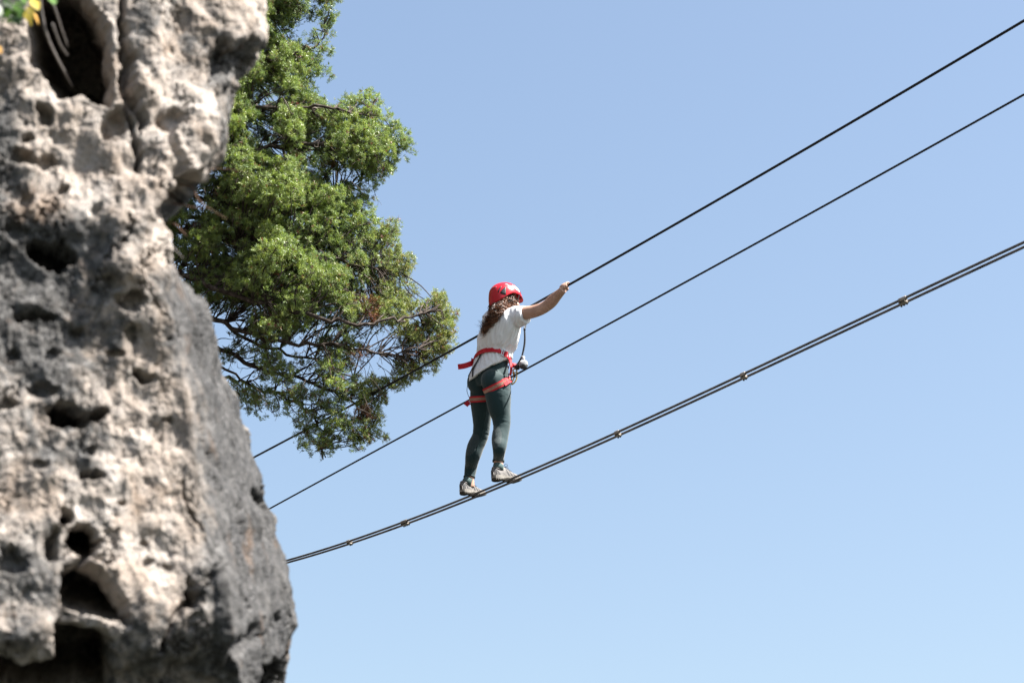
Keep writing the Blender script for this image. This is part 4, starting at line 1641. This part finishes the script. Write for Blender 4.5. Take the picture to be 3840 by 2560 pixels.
        for w_ in range(8):
            j = gen.normal(size=3) * 0.0045
            ctrl = [rt + j, rt + np.array(-UP * 0.035 - HF * 0.012) + j]
            for q in range(1, min(idx, 5) + 1):
                ctrl.append(bun[q] + spread * rad * wds[q] + j * (1 + 0.4 * q) * 0.7)
            if short:
                ctrl = ctrl[:3]
            P = np.array(crom(ctrl, 12))
            nP = len(P)
            T = np.gradient(P, axis=0)
            T /= np.linalg.norm(T, axis=1)[:, None] + 1e-9
            A = np.cross(T, np.array((0.3, 0.5, 0.8)))
            A /= np.linalg.norm(A, axis=1)[:, None] + 1e-9
            B = np.cross(T, A)
            L = np.concatenate([[0], np.cumsum(np.linalg.norm(np.diff(P, axis=0), axis=1))])
            amp = ampl * np.clip(L / 0.06, 0, 1) * gen.uniform(0.85, 1.15)
            pz = ph0 + gen.normal() * 0.35
            P = P + A * (amp * np.cos(fr_ * L + pz))[:, None] + B * (amp * np.sin(fr_ * L + pz))[:, None]
            P = P + stray[None, :] * (np.linspace(0, 1, nP) ** 2)[:, None] + (gen.normal(size=3) * 0.006)[None, :] * (np.linspace(0, 1, nP) ** 2)[:, None]
            r = gen.uniform(0.0013, 0.0024) * np.linspace(1.0, 0.5, nP)
            base = len(HV)
            for i in range(nP):
                for s_ in range(3):
                    a = 2 * math.pi * s_ / 3
                    HV.append(P[i] + A[i] * (r[i] * math.cos(a)) + B[i] * (r[i] * math.sin(a)))
            for i in range(nP - 1):
                for s_ in range(3):
                    s2 = (s_ + 1) % 3
                    HFc.append((base + i * 3 + s_, base + i * 3 + s2, base + (i + 1) * 3 + s2, base + (i + 1) * 3 + s_))
            v = np.clip(v0 + gen.normal() * 0.12, 0, 1)
            col = np.array((0.020, 0.010, 0.006)) * (1 - v) + np.array((0.23, 0.09, 0.038)) * v
            HT += [col] * (nP * 3)
    me = mesh_np('hair', HV, HFc)
    at = me.attributes.new('tint', 'FLOAT_COLOR', 'POINT')
    at.data.foreach_set('color', np.concatenate([np.array(HT), np.ones((len(HT), 1))], 1).astype(np.float32).ravel())
    hair = link('hair', me, M_HAIR)
    parent_keep(hair, root)
    core.build('hair_underlayer', simple('dark_brown_hair', (0.02, 0.011, 0.008), 0.6), hair)

    # ---- helmet
    L_, W_, H_ = 0.134, 0.112, 0.128
    hc = HC + UP * 0.014 - HF * 0.004
    tiltq = Matrix.Rotation(R_(10), 3, HR)           # brim slightly raised

    def dome(th, k, off=0.0):
        """th: angle from the front towards the right, k: 0 top .. 1 rim."""
        c, s_ = math.cos(th), math.sin(th)
        back = max(0.0, -c)
        front = max(0.0, c)
        ear = abs(s_) ** 3
        low = 0.050 * back ** 1.2 + 0.014 * front ** 4 - 0.014 * ear       # how far the rim drops below the centre
        ph = k * math.pi / 2
        r = math.sin(ph) ** 0.86
        z = H_ * math.cos(ph) ** 0.95 if k <= 0.999 else 0.0
        # below the equator the shell goes straight down to the rim
        z = z - low * sstep(0.6, 1.0, k)
        lx, ly = (L_ + off) * r * c, (W_ + off) * r * s_
        flare = 0.018 * front ** 6 * float(sstep(0.88, 1.0, k))
        v = HF * (lx + flare) + HR * ly + UP * (z + off * math.cos(ph))
        return hc + tiltq @ v

    nth, nk = 72, 22
    V, F = [dome(0, 0)], []
    for i in range(1, nk + 1):
        for q in range(nth):
            V.append(dome(2 * math.pi * q / nth, i / nk))
    ni = len(V)
    for i in range(nk, 0, -1):          # inner skin
        for q in range(nth):
            V.append(dome(2 * math.pi * q / nth, i / nk, -0.007))
    V.append(dome(0, 0, -0.007))
    for q in range(nth):
        q2 = (q + 1) % nth
        F.append((0, 1 + q, 1 + q2))
        F.append((len(V) - 1, len(V) - 1 - nth + q2, len(V) - 1 - nth + q))
    for i in range(2 * nk - 1):
        for q in range(nth):
            q2 = (q + 1) % nth
            a, b2 = 1 + i * nth, 1 + (i + 1) * nth
            F.append((a + q, b2 + q, b2 + q2, a + q2))
    me = mesh_from('helmet', V, F)
    helmet = link('helmet', me, M_HELM)
    parent_keep(helmet, root)
    helmet['label'] = 'glossy red climbing helmet with dark triangular vents'

    def patch(poly, off, thick, mat, name, sub=4):
        """flat-sided patch that follows the shell; poly in (angle deg, k)."""
        pl = []
        m_ = len(poly)
        for i in range(m_):
            for s_ in range(sub):
                f = s_ / sub
                pl.append((poly[i][0] * (1 - f) + poly[(i + 1) % m_][0] * f, poly[i][1] * (1 - f) + poly[(i + 1) % m_][1] * f))
        cen = (sum(p_[0] for p_ in pl) / len(pl), sum(p_[1] for p_ in pl) / len(pl))
        V, F = [], []
        levels = (1.0, 0.5)
        n_ = len(pl)
        for lv, o_ in ((1.0, off - thick), (1.0, off), (0.5, off)):
            for a, k in pl:
                V.append(dome(R_(cen[0] + (a - cen[0]) * lv), cen[1] + (k - cen[1]) * lv, o_))
        V.append(dome(R_(cen[0]), cen[1], off))
        for q in range(n_):
            q2 = (q + 1) % n_
            F.append((q, q2, n_ + q2, n_ + q))
            F.append((n_ + q, n_ + q2, 2 * n_ + q2, 2 * n_ + q))
            F.append((2 * n_ + q, 2 * n_ + q2, 3 * n_))
        me = mesh_from(name, V, F)
        o = link(name, me, mat)
        o.parent = helmet
        return o

    patch([(112, 0.64), (118, 0.96), (138, 0.82)], 0.0012, 0.004, M_DARK, 'vent')
    patch([(55, 0.52), (62, 0.58), (46, 0.92), (38, 0.82)], 0.0012, 0.004, M_DARK, 'vent')
    patch([(128, 0.62), (142, 0.80), (146, 0.78), (132, 0.60)], 0.0012, 0.004, M_DARK, 'vent')
    patch([(172, 0.60), (152, 0.58), (152, 0.62), (172, 0.63)], 0.0012, 0.004, M_DARK, 'vent')
    patch([(34, 0.44), (72, 0.45), (66, 0.48), (36, 0.50)], 0.0012, 0.004, M_DARK, 'vent')
    # pale lizard-like emblem: tail curling up the side, body towards the front
    tailp = [(112, 0.50), (104, 0.52), (100, 0.60), (99, 0.68), (94, 0.74), (86, 0.74), (80, 0.71)]
    ptl = crom(tailp, 5)
    V, F = [], []
    for i, (a, k) in enumerate(ptl):
        w_ = 0.012 + 0.018 * i / len(ptl)
        V += [dome(R_(a), k - w_, 0.0012), dome(R_(a), k + w_, 0.0012)]
    F = [(2 * i, 2 * i + 1, 2 * i + 3, 2 * i + 2) for i in range(len(ptl) - 1)]
    o = link('emblem_tail', mesh_from('emblem_tail', V, F), M_WHITE)
    o.parent = helmet
    patch([(84, 0.74), (88, 0.62), (80, 0.56), (68, 0.58), (58, 0.68), (54, 0.84), (60, 0.92), (65, 0.82), (71, 0.88), (74, 0.80)], 0.0012, 0.002, M_WHITE, 'emblem_body')
    # chin strap
    st = [hit_p for hit_p in (dome(R_(62), 0.99, 0.0), HC - UP * 0.04 + HF * 0.045 + HR * 0.072, HC - UP * 0.095 + HF * 0.05 + HR * 0.03)]
    st = [Vector(v) for v in crom(st, 4)]
    o = MB().ribbon(st, [HR] * len(st), 0.008, 0.002).build('chin_strap', M_BLACK, helmet, smooth=False)

    # ---- shoes and socks
    def shoe(heel, toe, cross_px, side, anklept):
        f = (toe - heel).normalized()
        lat = f.cross(UP).normalized()           # her right
        up = lat.cross(f)
        Lh = (toe - heel).length
        # rest the sole on the cables where they cross it
        best, off = None, 0
        for k in range(60):
            u = Lh * k / 59
            q = heel + f * u
            dd = abs((q - P0).dot(FWD))
            if best is None or dd < best:
                best = dd
                s_ = (q - P0).dot(RGT)
                off = float(np.polyval(CO_F, s_)) + R_FOOT + 0.004 - q.z
        heel = heel + UP * off
        print('shoe', side, 'len', round(Lh, 3), 'lift', round(off, 4))
        k_ = Lh / 0.275
        U_ = [0, .008, .03, .07, .11, .15, .19, .23, .255, .27, .275]
        Wd = [.014, .024, .033, .034, .032, .036, .043, .043, .034, .020, .008]
        Bz = [.010, .004, .0, .002, .010, .006, .0, .004, .011, .018, .024]      # underside
        Mz = [.034, .036, .036, .034, .032, .030, .028, .027, .029, .031, .032]  # top of midsole
        Cv = [0, 0, 0, .001, .003, .004, .003, .0, -.004, -.007, -.008]

        def W(u, y, z):
            return heel + f * (u * k_) + lat * (y * k_) + up * (z * k_)

        us = list(np.linspace(0, .275, 34))
        w_ = [float(np.interp(u, U_, Wd)) for u in us]
        bz = [float(np.interp(u, U_, Bz)) for u in us]
        mz = [float(np.interp(u, U_, Mz)) for u in us]
        cv = [float(np.interp(u, U_, Cv)) * side for u in us]
        base = None

        def slab(z0, z1, grow0, grow1, mat, name, parent):
            V, F = [], []
            for i, u in enumerate(us):
                a = max(w_[i] + grow0, 0.004)
                b2 = max(w_[i] + grow1, 0.004)
                V += [W(u, cv[i] - a, z0[i]), W(u, cv[i] + a, z0[i]), W(u, cv[i] + b2, z1[i]), W(u, cv[i] - b2, z1[i])]
            F.append((3, 2, 1, 0))
            for i in range(len(us) - 1):
                for q in range(4):
                    q2 = (q + 1) % 4
                    F.append((4 * i + q, 4 * i + q2, 4 * i + 4 + q2, 4 * i + 4 + q))
            e = 4 * (len(us) - 1)
            F.append((e, e + 1, e + 2, e + 3))
            mm = MB()
            mm.add(V, F)
            return mm.build(name, mat, parent, smooth=False)

        # upper: arches along the foot
        topz = [(0, .068), (.006, .090), (.02, .100), (.05, .092), (.075, .090), (.10, .104), (.115, .104), (.14, .088), (.17, .070), (.20, .058), (.235, .050), (.26, .042), (.272, .034)]
        V, F = [], []
        na = 15
        uu = list(np.linspace(0.0, .272, 36))
        for u in uu:
            tz = float(np.interp(u, [t_[0] for t_ in topz], [t_[1] for t_ in topz]))
            ww = float(np.interp(u, U_, Wd)) - 0.001
            ww = max(ww, 0.007)
            cy = float(np.interp(u, U_, Cv)) * side
            z0 = float(np.interp(u, U_, Mz)) - 0.006
            for k in range(na):
                a = math.pi * k / (na - 1)
                ca, sa = math.cos(a), math.sin(a)
                pw = 0.72
                V.append(W(u, cy + ww * math.copysign(abs(ca) ** pw, ca), z0 + (tz - z0) * sa ** pw))
        for i in range(len(uu) - 1):
            for k in range(na - 1):
                F.append((i * na + k, i * na + k + 1, (i + 1) * na + k + 1, (i + 1) * na + k))
        F.append(tuple(range(na)))
        F.append(tuple((len(uu) - 1) * na + k for k in range(na - 1, -1, -1)))
        me = mesh_from('shoe', V, F)
        sh_ = link('shoe', me, M_SHOE)
        parent_keep(sh_, root)

        def surf(u, a, off=0.001):
            tz = float(np.interp(u, [t_[0] for t_ in topz], [t_[1] for t_ in topz]))
            ww = max(float(np.interp(u, U_, Wd)) - 0.001, 0.007) + off
            cy = float(np.interp(u, U_, Cv)) * side
            z0 = float(np.interp(u, U_, Mz)) - 0.006
            ca, sa = math.cos(a), math.sin(a)
            return W(u, cy + ww * math.copysign(abs(ca) ** 0.72, ca), z0 + (tz + off - z0) * abs(sa) ** 0.72)

        slab([b + 0.007 for b in bz], mz, 0.0015, 0.003, M_MID, 'midsole', sh_)
        slab(bz, [b + 0.009 for b in bz], 0.0, 0.0022, M_OUT, 'outsole', sh_)
        lug = MB()
        for u in np.arange(0.012, 0.268, 0.0135):
            i = int(np.argmin([abs(x - u) for x in us]))
            if 0.085 < u < 0.125:
                continue
            for yy in (-0.66, 0.0, 0.66):
                y = cv[i] + yy * w_[i]
                lug.box(W(u + 0.003 * (yy == 0), y, bz[i] - 0.0018), (f, lat, up), (0.0042, 0.0085 * (w_[i] / 0.034), 0.0026), 0.2)
            for sd in (-1, 1):
                lug.box(W(u, cv[i] + sd * (w_[i] + 0.0005), bz[i] + 0.004), (f, lat, up), (0.0042, 0.0026, 0.0058), 0.2)
        lug.build('tread', M_OUT, sh_, smooth=False)['kind'] = 'stuff'
        # overlays: heel counter, side stripes
        def band(pts_ua, wdt, mat, name):
            V, F = [], []
            pp = crom(pts_ua, 5)
            for i, (u, a) in enumerate(pp):
                V += [surf(u - wdt, a, 0.0014), surf(u + wdt, a, 0.0014)]
            for i in range(len(pp) - 1):
                F.append((2 * i, 2 * i + 1, 2 * i + 3, 2 * i + 2))
            mm = MB()
            mm.add(V, F)
            return mm.build(name, mat, sh_)

        for sd in (0, 1):
            A_ = (lambda a: a) if sd == 0 else (lambda a: math.pi - a)
            band([(0.012, A_(0.05)), (0.014, A_(0.5)), (0.02, A_(0.95))], 0.008, M_SHOE_DK, 'heel_overlay')
            band([(0.045, A_(0.02)), (0.040, A_(0.3)), (0.028, A_(0.62))], 0.0045, M_SHOE_DK, 'side_stripe')
            band([(0.135, A_(0.02)), (0.125, A_(0.35)), (0.117, A_(0.8))], 0.0055, M_SHOE_DK, 'side_stripe')
            band([(0.165, A_(0.02)), (0.152, A_(0.35)), (0.142, A_(0.85))], 0.0045, M_SHOE_DK, 'side_stripe')
            band([(0.196, A_(0.02)), (0.182, A_(0.3)), (0.172, A_(0.7))], 0.004, M_SHOE_DK, 'side_stripe')
        lc = MB()
        for u in (0.118, 0.130, 0.142, 0.154, 0.166):
            lc.tube([surf(u, a, 0.0025) for a in np.linspace(0.95, math.pi - 0.95, 7)], 0.0022, 5)
        tp = W(0.114, 0, 0.109)
        for sd in (-1, 1):
            lp = [tp, tp + lat * 0.018 * sd + up * 0.016 + f * 0.008, tp + lat * 0.030 * sd + up * 0.008 + f * 0.018, tp + lat * 0.018 * sd + f * 0.016 - up * 0.004, tp + f * 0.004]
            lc.tube(crom(lp, 4), 0.0016, 5)
            lc.tube(crom([tp, tp + lat * 0.014 * sd + f * 0.02, tp + lat * 0.026 * sd + f * 0.026 - up * 0.016], 4), 0.0016, 5)
        lc.ball(tp, 0.005)
        lc.build('laces', M_LACE, sh_)
        # padded collar
        col = []
        for k in range(20):
            a = 2 * math.pi * k / 20
            u = 0.058 + 0.044 * math.cos(a)
            zz = 0.093 + 0.010 * math.cos(2 * a) + 0.004 * math.cos(a)
            col.append(W(u, 0.029 * math.sin(a), zz))
        col.append(col[0])
        MB().tube(col, 0.0055, 8).build('collar', M_SHOE, sh_)
        # sock
        low_ = W(0.062, 0, 0.076)
        MB().tube([low_, low_.lerp(anklept, 0.55), anklept - UP * 0.036], [(0.037, 0.043), (0.0365, 0.041), (0.0375, 0.0415)], 20, side=lat).build('sock', M_SOCK, root)
        return sh_

    shoe(J(1849, 1811, YR - 0.078), J(1955, 1819, YR + 0.098), 1895, 1, J(1869, 1730, YR - 0.03))
    shoe(J(1731, 1866, YL - 0.092), J(1816, 1878, YL + 0.112), 1768, -1, J(1760, 1790, YL - 0.035))

    # leg cuffs and the seam down the left calf
    for x, y, Y0, r0 in ((1869, 1729, YR - 0.03, .0415), (1760, 1789, YL - 0.035, .0415)):
        c = J(x, y, Y0)
        MB().tube([c - UP * 0.004, c + UP * 0.008, c + UP * 0.010], [(r0 + .001, r0 + .0035), (r0 + .0012, r0 + .0038), (r0 - .001, r0 + .002)], 24, side=RGT).build('cuff', M_LEG, leggings)
    sm = [hit(x, y, 0.0008)[0] for x, y in ((1826, 1530), (1819, 1575), (1812, 1615), (1804, 1645), (1793, 1670), (1786, 1700), (1776, 1740), (1766, 1782))]
    MB().tube([Vector(q) for q in crom(sm, 5)], 0.0016, 5).build('seam', M_SEAM, leggings)

    # ---- lanyard from the harness to the hand cable
    lz = on_plane(1976, 1156)
    lz.z = float(np.polyval(CO_H, (lz - P0).dot(RGT)))
    lroot = empty('safety_lanyard', ti, 'black coiled safety lanyard with steel hook hanging beside the white shirt', 'lanyard')
    pa = J(1933, 1374, 16.64)
    pb = J(1958, 1334, 16.60)
    pc = J(1967, 1236, 16.56)
    MB().tube(crom([pa, pa.lerp(pb, 0.5) + Vector((0.004, 0, -0.004)), pb], 4), 0.0075, 8).build('sling', M_BLACK, lroot)
    hel = []
    nturn, npt = 34, 340
    dirv = (pc - pb)
    ax_ = dirv.normalized()
    a1 = ax_.orthogonal().normalized()
    a2 = ax_.cross(a1)
    for i in range(npt + 1):
        f = i / npt
        rr = 0.0058 + 0.0012 * math.sin(math.pi * f)
        bow = Vector((0.010 * math.sin(math.pi * f), 0, 0))
        a = 2 * math.pi * nturn * f
        hel.append(pb + dirv * f + bow + a1 * rr * math.cos(a) + a2 * rr * math.sin(a))
    MB().tube(hel, 0.0019, 5).build('coil', M_BLACK, lroot)
    MB().tube([pb + dirv * f + Vector((0.010 * math.sin(math.pi * f), 0, 0)) for f in np.linspace(0, 1, 16)], 0.0042, 8).build('coil_core', M_FLEECE_DK, lroot)
    # steel hook up to the cable, hidden in part by the arm
    d0 = (lz - pc)
    sidev = RGT
    hk = []
    for f, w_ in ((0.0, 0.0), (0.12, 0.010), (0.4, 0.013), (0.75, 0.016), (0.95, 0.014), (1.06, 0.0), (0.95, -0.014), (0.7, -0.012), (0.4, -0.009), (0.12, -0.007), (0.0, 0.0)):
        hk.append(pc + d0 * f + sidev * w_ + FWD * (0.012 if f > 0.9 else 0) * 0)
    MB().tube([Vector(q) for q in crom(hk, 4)], 0.0042, 8).build('hook', M_SILVER, lroot)
    MB().tube([pc - UP * 0.006, pc + UP * 0.012], 0.0085, 10).build('swivel', M_BLACK, lroot)
    # soft grey pouch
    pq = J(1963, 1367, 16.58)
    pm = MB().ball(pq, (0.033, 0.033, 0.036), None, 26, 18).mesh('pouch')
    V = get_co(pm)
    V = V + get_no(pm) * (0.006 * fbm(V * 40, 3))[:, None]
    set_co(pm, V)
    o = link('pouch', pm, M_FLEECE)
    pm.materials.append(M_FLEECE_DK)
    for poly in pm.polygons:
        if poly.center.z < pq.z - 0.002 + 0.5 * (poly.center.x - pq.x):
            poly.material_index = 1 if poly.center.z < pq.z - 0.004 else 0
    parent_keep(o, lroot)
    MB().tube([pq + UP * 0.028, pq + UP * 0.042, pq + UP * 0.058, pb - UP * 0.006], [0.013, 0.010, 0.0125, 0.006], 12).build('pouch_neck', M_FLEECE, lroot)
    MB().tube(crom([pq - UP * 0.006 + Vector((-0.028, -0.006, 0)), J(1944, 1370, 16.61), pa], 4), [0.008] * 4 + [0.012] * 5, 8).build('pouch_tie', M_FLEECE_DK, lroot)
    kn = MB().ball(J(1941, 1377, 16.62), (0.017, 0.015, 0.018)).mesh('knot')
    V = get_co(kn)
    set_co(kn, V + get_no(kn) * (0.006 * perlin(V * 90))[:, None])
    o = link('knot', kn, M_BLACK)
    parent_keep(o, lroot)


make_person()

# ------------------------------------------------------------------ small plants on the rock
M_STEM = simple('dry_grey_stem', (0.19, 0.17, 0.16), 0.85, 0.25, 60.0)
M_STEM_BR = simple('brown_twig', (0.14, 0.075, 0.045), 0.85, 0.3, 60.0)


def leaf_mat(name, a, b_):
    m, nt, b = mat_new(name)
    tc = N(nt, 'ShaderNodeTexCoord')
    no = N(nt, 'ShaderNodeTexNoise', Scale=40.0, Detail=4.0)
    nt.links.new(tc.outputs['Object'], no.inputs['Vector'])
    r = ramp(nt, no.outputs['Fac'], [(0.35, a), (0.65, b_)])
    nt.links.new(r.outputs[0], b.inputs['Base Color'])
    b.inputs['Roughness'].default_value = 0.5
    tr = N(nt, 'ShaderNodeBsdfTranslucent')
    nt.links.new(r.outputs[0], tr.inputs['Color'])
    mx = N(nt, 'ShaderNodeMixShader')
    mx.inputs[0].default_value = 0.35
    nt.links.new(b.outputs[0], mx.inputs[1])
    nt.links.new(tr.outputs[0], mx.inputs[2])
    nt.links.new(mx.outputs[0], nt.nodes['Material Output'].inputs['Surface'])
    return m


def leaf_shape(mb, p, d, n, L, w):
    d = d.normalized()
    s = d.cross(n).normalized()
    n = s.cross(d)
    V, F = [], []
    prof = ((0, .05), (.2, .6), (.45, 1.0), (.7, .8), (.88, .4), (1, .02))
    for t, k in prof:
        c = p + d * (L * t) - n * (0.18 * L * t * t)
        V += [c - s * (w * k) + n * (0.12 * w * k), c, c + s * (w * k) + n * (0.12 * w * k)]
    for i in range(len(prof) - 1):
        F += [(3 * i, 3 * i + 1, 3 * i + 4, 3 * i + 3), (3 * i + 1, 3 * i + 2, 3 * i + 5, 3 * i + 4)]
    mb.add(V, F)


def make_plants():
    g = np.random.default_rng(11)
    M_G = leaf_mat('green_leaf', (0.05, 0.13, 0.02), (0.12, 0.24, 0.04))
    M_DG = leaf_mat('dark_green_leaf', (0.02, 0.05, 0.012), (0.05, 0.09, 0.025))
    M_Y = leaf_mat('yellow_leaf', (0.42, 0.33, 0.04), (0.55, 0.45, 0.08))
    M_O = leaf_mat('orange_leaf', (0.55, 0.27, 0.05), (0.62, 0.38, 0.10))
    Yp = 6.2
    root = empty('leafy_sprig', J(-60, -120, Yp), 'green and yellow leafy sprig hanging over the top left corner of the rock', 'plant')
    stem = [J(-60, -120, Yp), J(-20, -50, Yp - 0.02), J(40, 5, Yp - 0.03), J(85, 30, Yp - 0.03), J(112, 50, Yp - 0.02)]
    MB().tube(crom(stem, 5), list(np.linspace(0.003, 0.0012, 21)), 6).build('stem', M_STEM, root)
    stem2 = [J(-60, -120, Yp), J(-40, -40, Yp), J(-10, 30, Yp), J(15, 60, Yp)]
    MB().tube(crom(stem2, 5), list(np.linspace(0.003, 0.0012, 16)), 6).build('stem', M_STEM, root)
    spec = [(5, 5, 40, 20, M_DG), (25, 15, 30, 70, M_G), (45, 10, 60, 40, M_DG), (60, 5, 80, 60, M_G), (85, 18, 75, 62, M_G), (10, 35, 10, 60, M_DG), (30, 40, 50, 50, M_DG), (55, 35, 40, 60, M_DG), (75, 45, 60, 40, M_DG),
            (105, 25, 112, 80, M_Y), (118, -5, 145, 30, M_Y), (120, 40, 108, 95, M_Y), (125, 48, 152, 90, M_O), (0, 20, -20, 60, M_DG), (15, -10, 40, 20, M_G), (70, -15, 100, 10, M_G), (90, -30, 130, 0, M_G), (50, 60, 70, 85, M_DG), (190, -5, 205, 8, M_G), (20, 60, 0, 90, M_DG), (40, 65, 30, 92, M_DG)]
    for x0, y0, x1, y1, m in spec:
        dy = g.uniform(-0.05, 0.05)
        p0 = J(x0, y0, Yp + dy)
        p1 = J(x1, y1, Yp + dy + g.uniform(-0.03, 0.03))
        mb = MB()
        d = p1 - p0
        L = max(d.length, 0.034)
        leaf_shape(mb, p0, d, Vector((g.normal() * 0.5, -1, g.normal() * 0.5 + 0.3)), L, L * 0.3)
        mb.build('leaf', m, root)
    # fallen leaf lodged in the rock at the left edge
    fy = 6.36
    fl = empty('fallen_leaf', J(5, 175, fy), 'single yellow leaf stuck to the rock at the left picture edge', 'leaf')
    mb = MB()
    leaf_shape(mb, J(-14, 168, fy), J(12, 205, fy) - J(-14, 168, fy), Vector((0.2, -1, 0.3)), 0.034, 0.010)
    mb.build('blade', M_O, fl)
    # grey root-like stems hanging in the upper hollow
    for lab, pts, r in (('long grey dead vine hanging in the dark hollow of the rock', [(150, -60), (155, 40), (175, 130), (205, 200), (245, 275), (272, 325)], 0.0048),
                        ('shorter grey dead vine on the right of the dark hollow', [(165, -60), (200, 20), (220, 75), (236, 125), (256, 178)], 0.004),
                        ('short pale vine stub between the two longer hanging vines', [(196, 90), (214, 140), (230, 175), (254, 208)], 0.0034)):
        q = [J(x, y, 6.42 + 0.05 * i) for i, (x, y) in enumerate(pts)]
        o = MB().tube(crom(q, 5), list(np.linspace(r, r * 0.55, (len(q) - 1) * 5 + 1)), 7).build('dead_vine', M_STEM)
        tag(o, lab, 'vine', 'dead vines in the hollow')
    # dead grass stalks trailing from the notch of the rock
    for lab, pts, r, Ys in (('longest pale dead stalk trailing from the rock notch across the tree', [(629, 935), (645, 985), (662, 1035), (684, 1085), (706, 1140), (738, 1215)], 0.0034, 6.74),
                            ('pale dead stalk lying just below the longest one', [(662, 1060), (678, 1095), (696, 1140), (712, 1185), (728, 1210)], 0.0026, 6.78),
                            ('short pale dead stalk pointing right at the rock notch', [(638, 912), (652, 930), (670, 950), (688, 968)], 0.0026, 6.72),
                            ('thin grey dead stalk close to the rock edge under the notch', [(618, 960), (632, 995), (650, 1030)], 0.002, 6.8)):
        q = [J(x, y, Ys) for x, y in pts]
        o = MB().tube(crom(q, 5), list(np.linspace(r, r * 0.5, (len(q) - 1) * 5 + 1)), 6).build('dry_stalk', M_STEM)
        tag(o, lab, 'stalk', 'dead stalks at the notch')
    # brown twigs reaching out from the edge of the upper rock
    for lab, pts, r in (('brown twig from the rock edge, topmost in front of the tree', [(770, 640), (820, 632), (890, 640), (950, 655)], 0.0022),
                        ('brown twig slanting down from the rock edge over the tree', [(718, 700), (745, 750), (790, 785), (850, 820)], 0.003),
                        ('red-brown twig sticking out level below the slanting one', [(690, 770), (730, 778), (790, 782)], 0.0026),
                        ('lowest brown twig beside the notch of the rock', [(655, 840), (675, 858), (700, 885)], 0.003)):
        q = [J(pts[0][0] - 45, pts[0][1] - 8, 6.85)] + [J(x, y, 6.84) for x, y in pts]
        o = MB().tube(crom(q, 5), list(np.linspace(r, r * 0.4, (len(q) - 1) * 5 + 1)), 6).build('brown_twig', M_STEM_BR)
        tag(o, lab, 'twig', 'brown twigs at the rock edge')


make_plants()
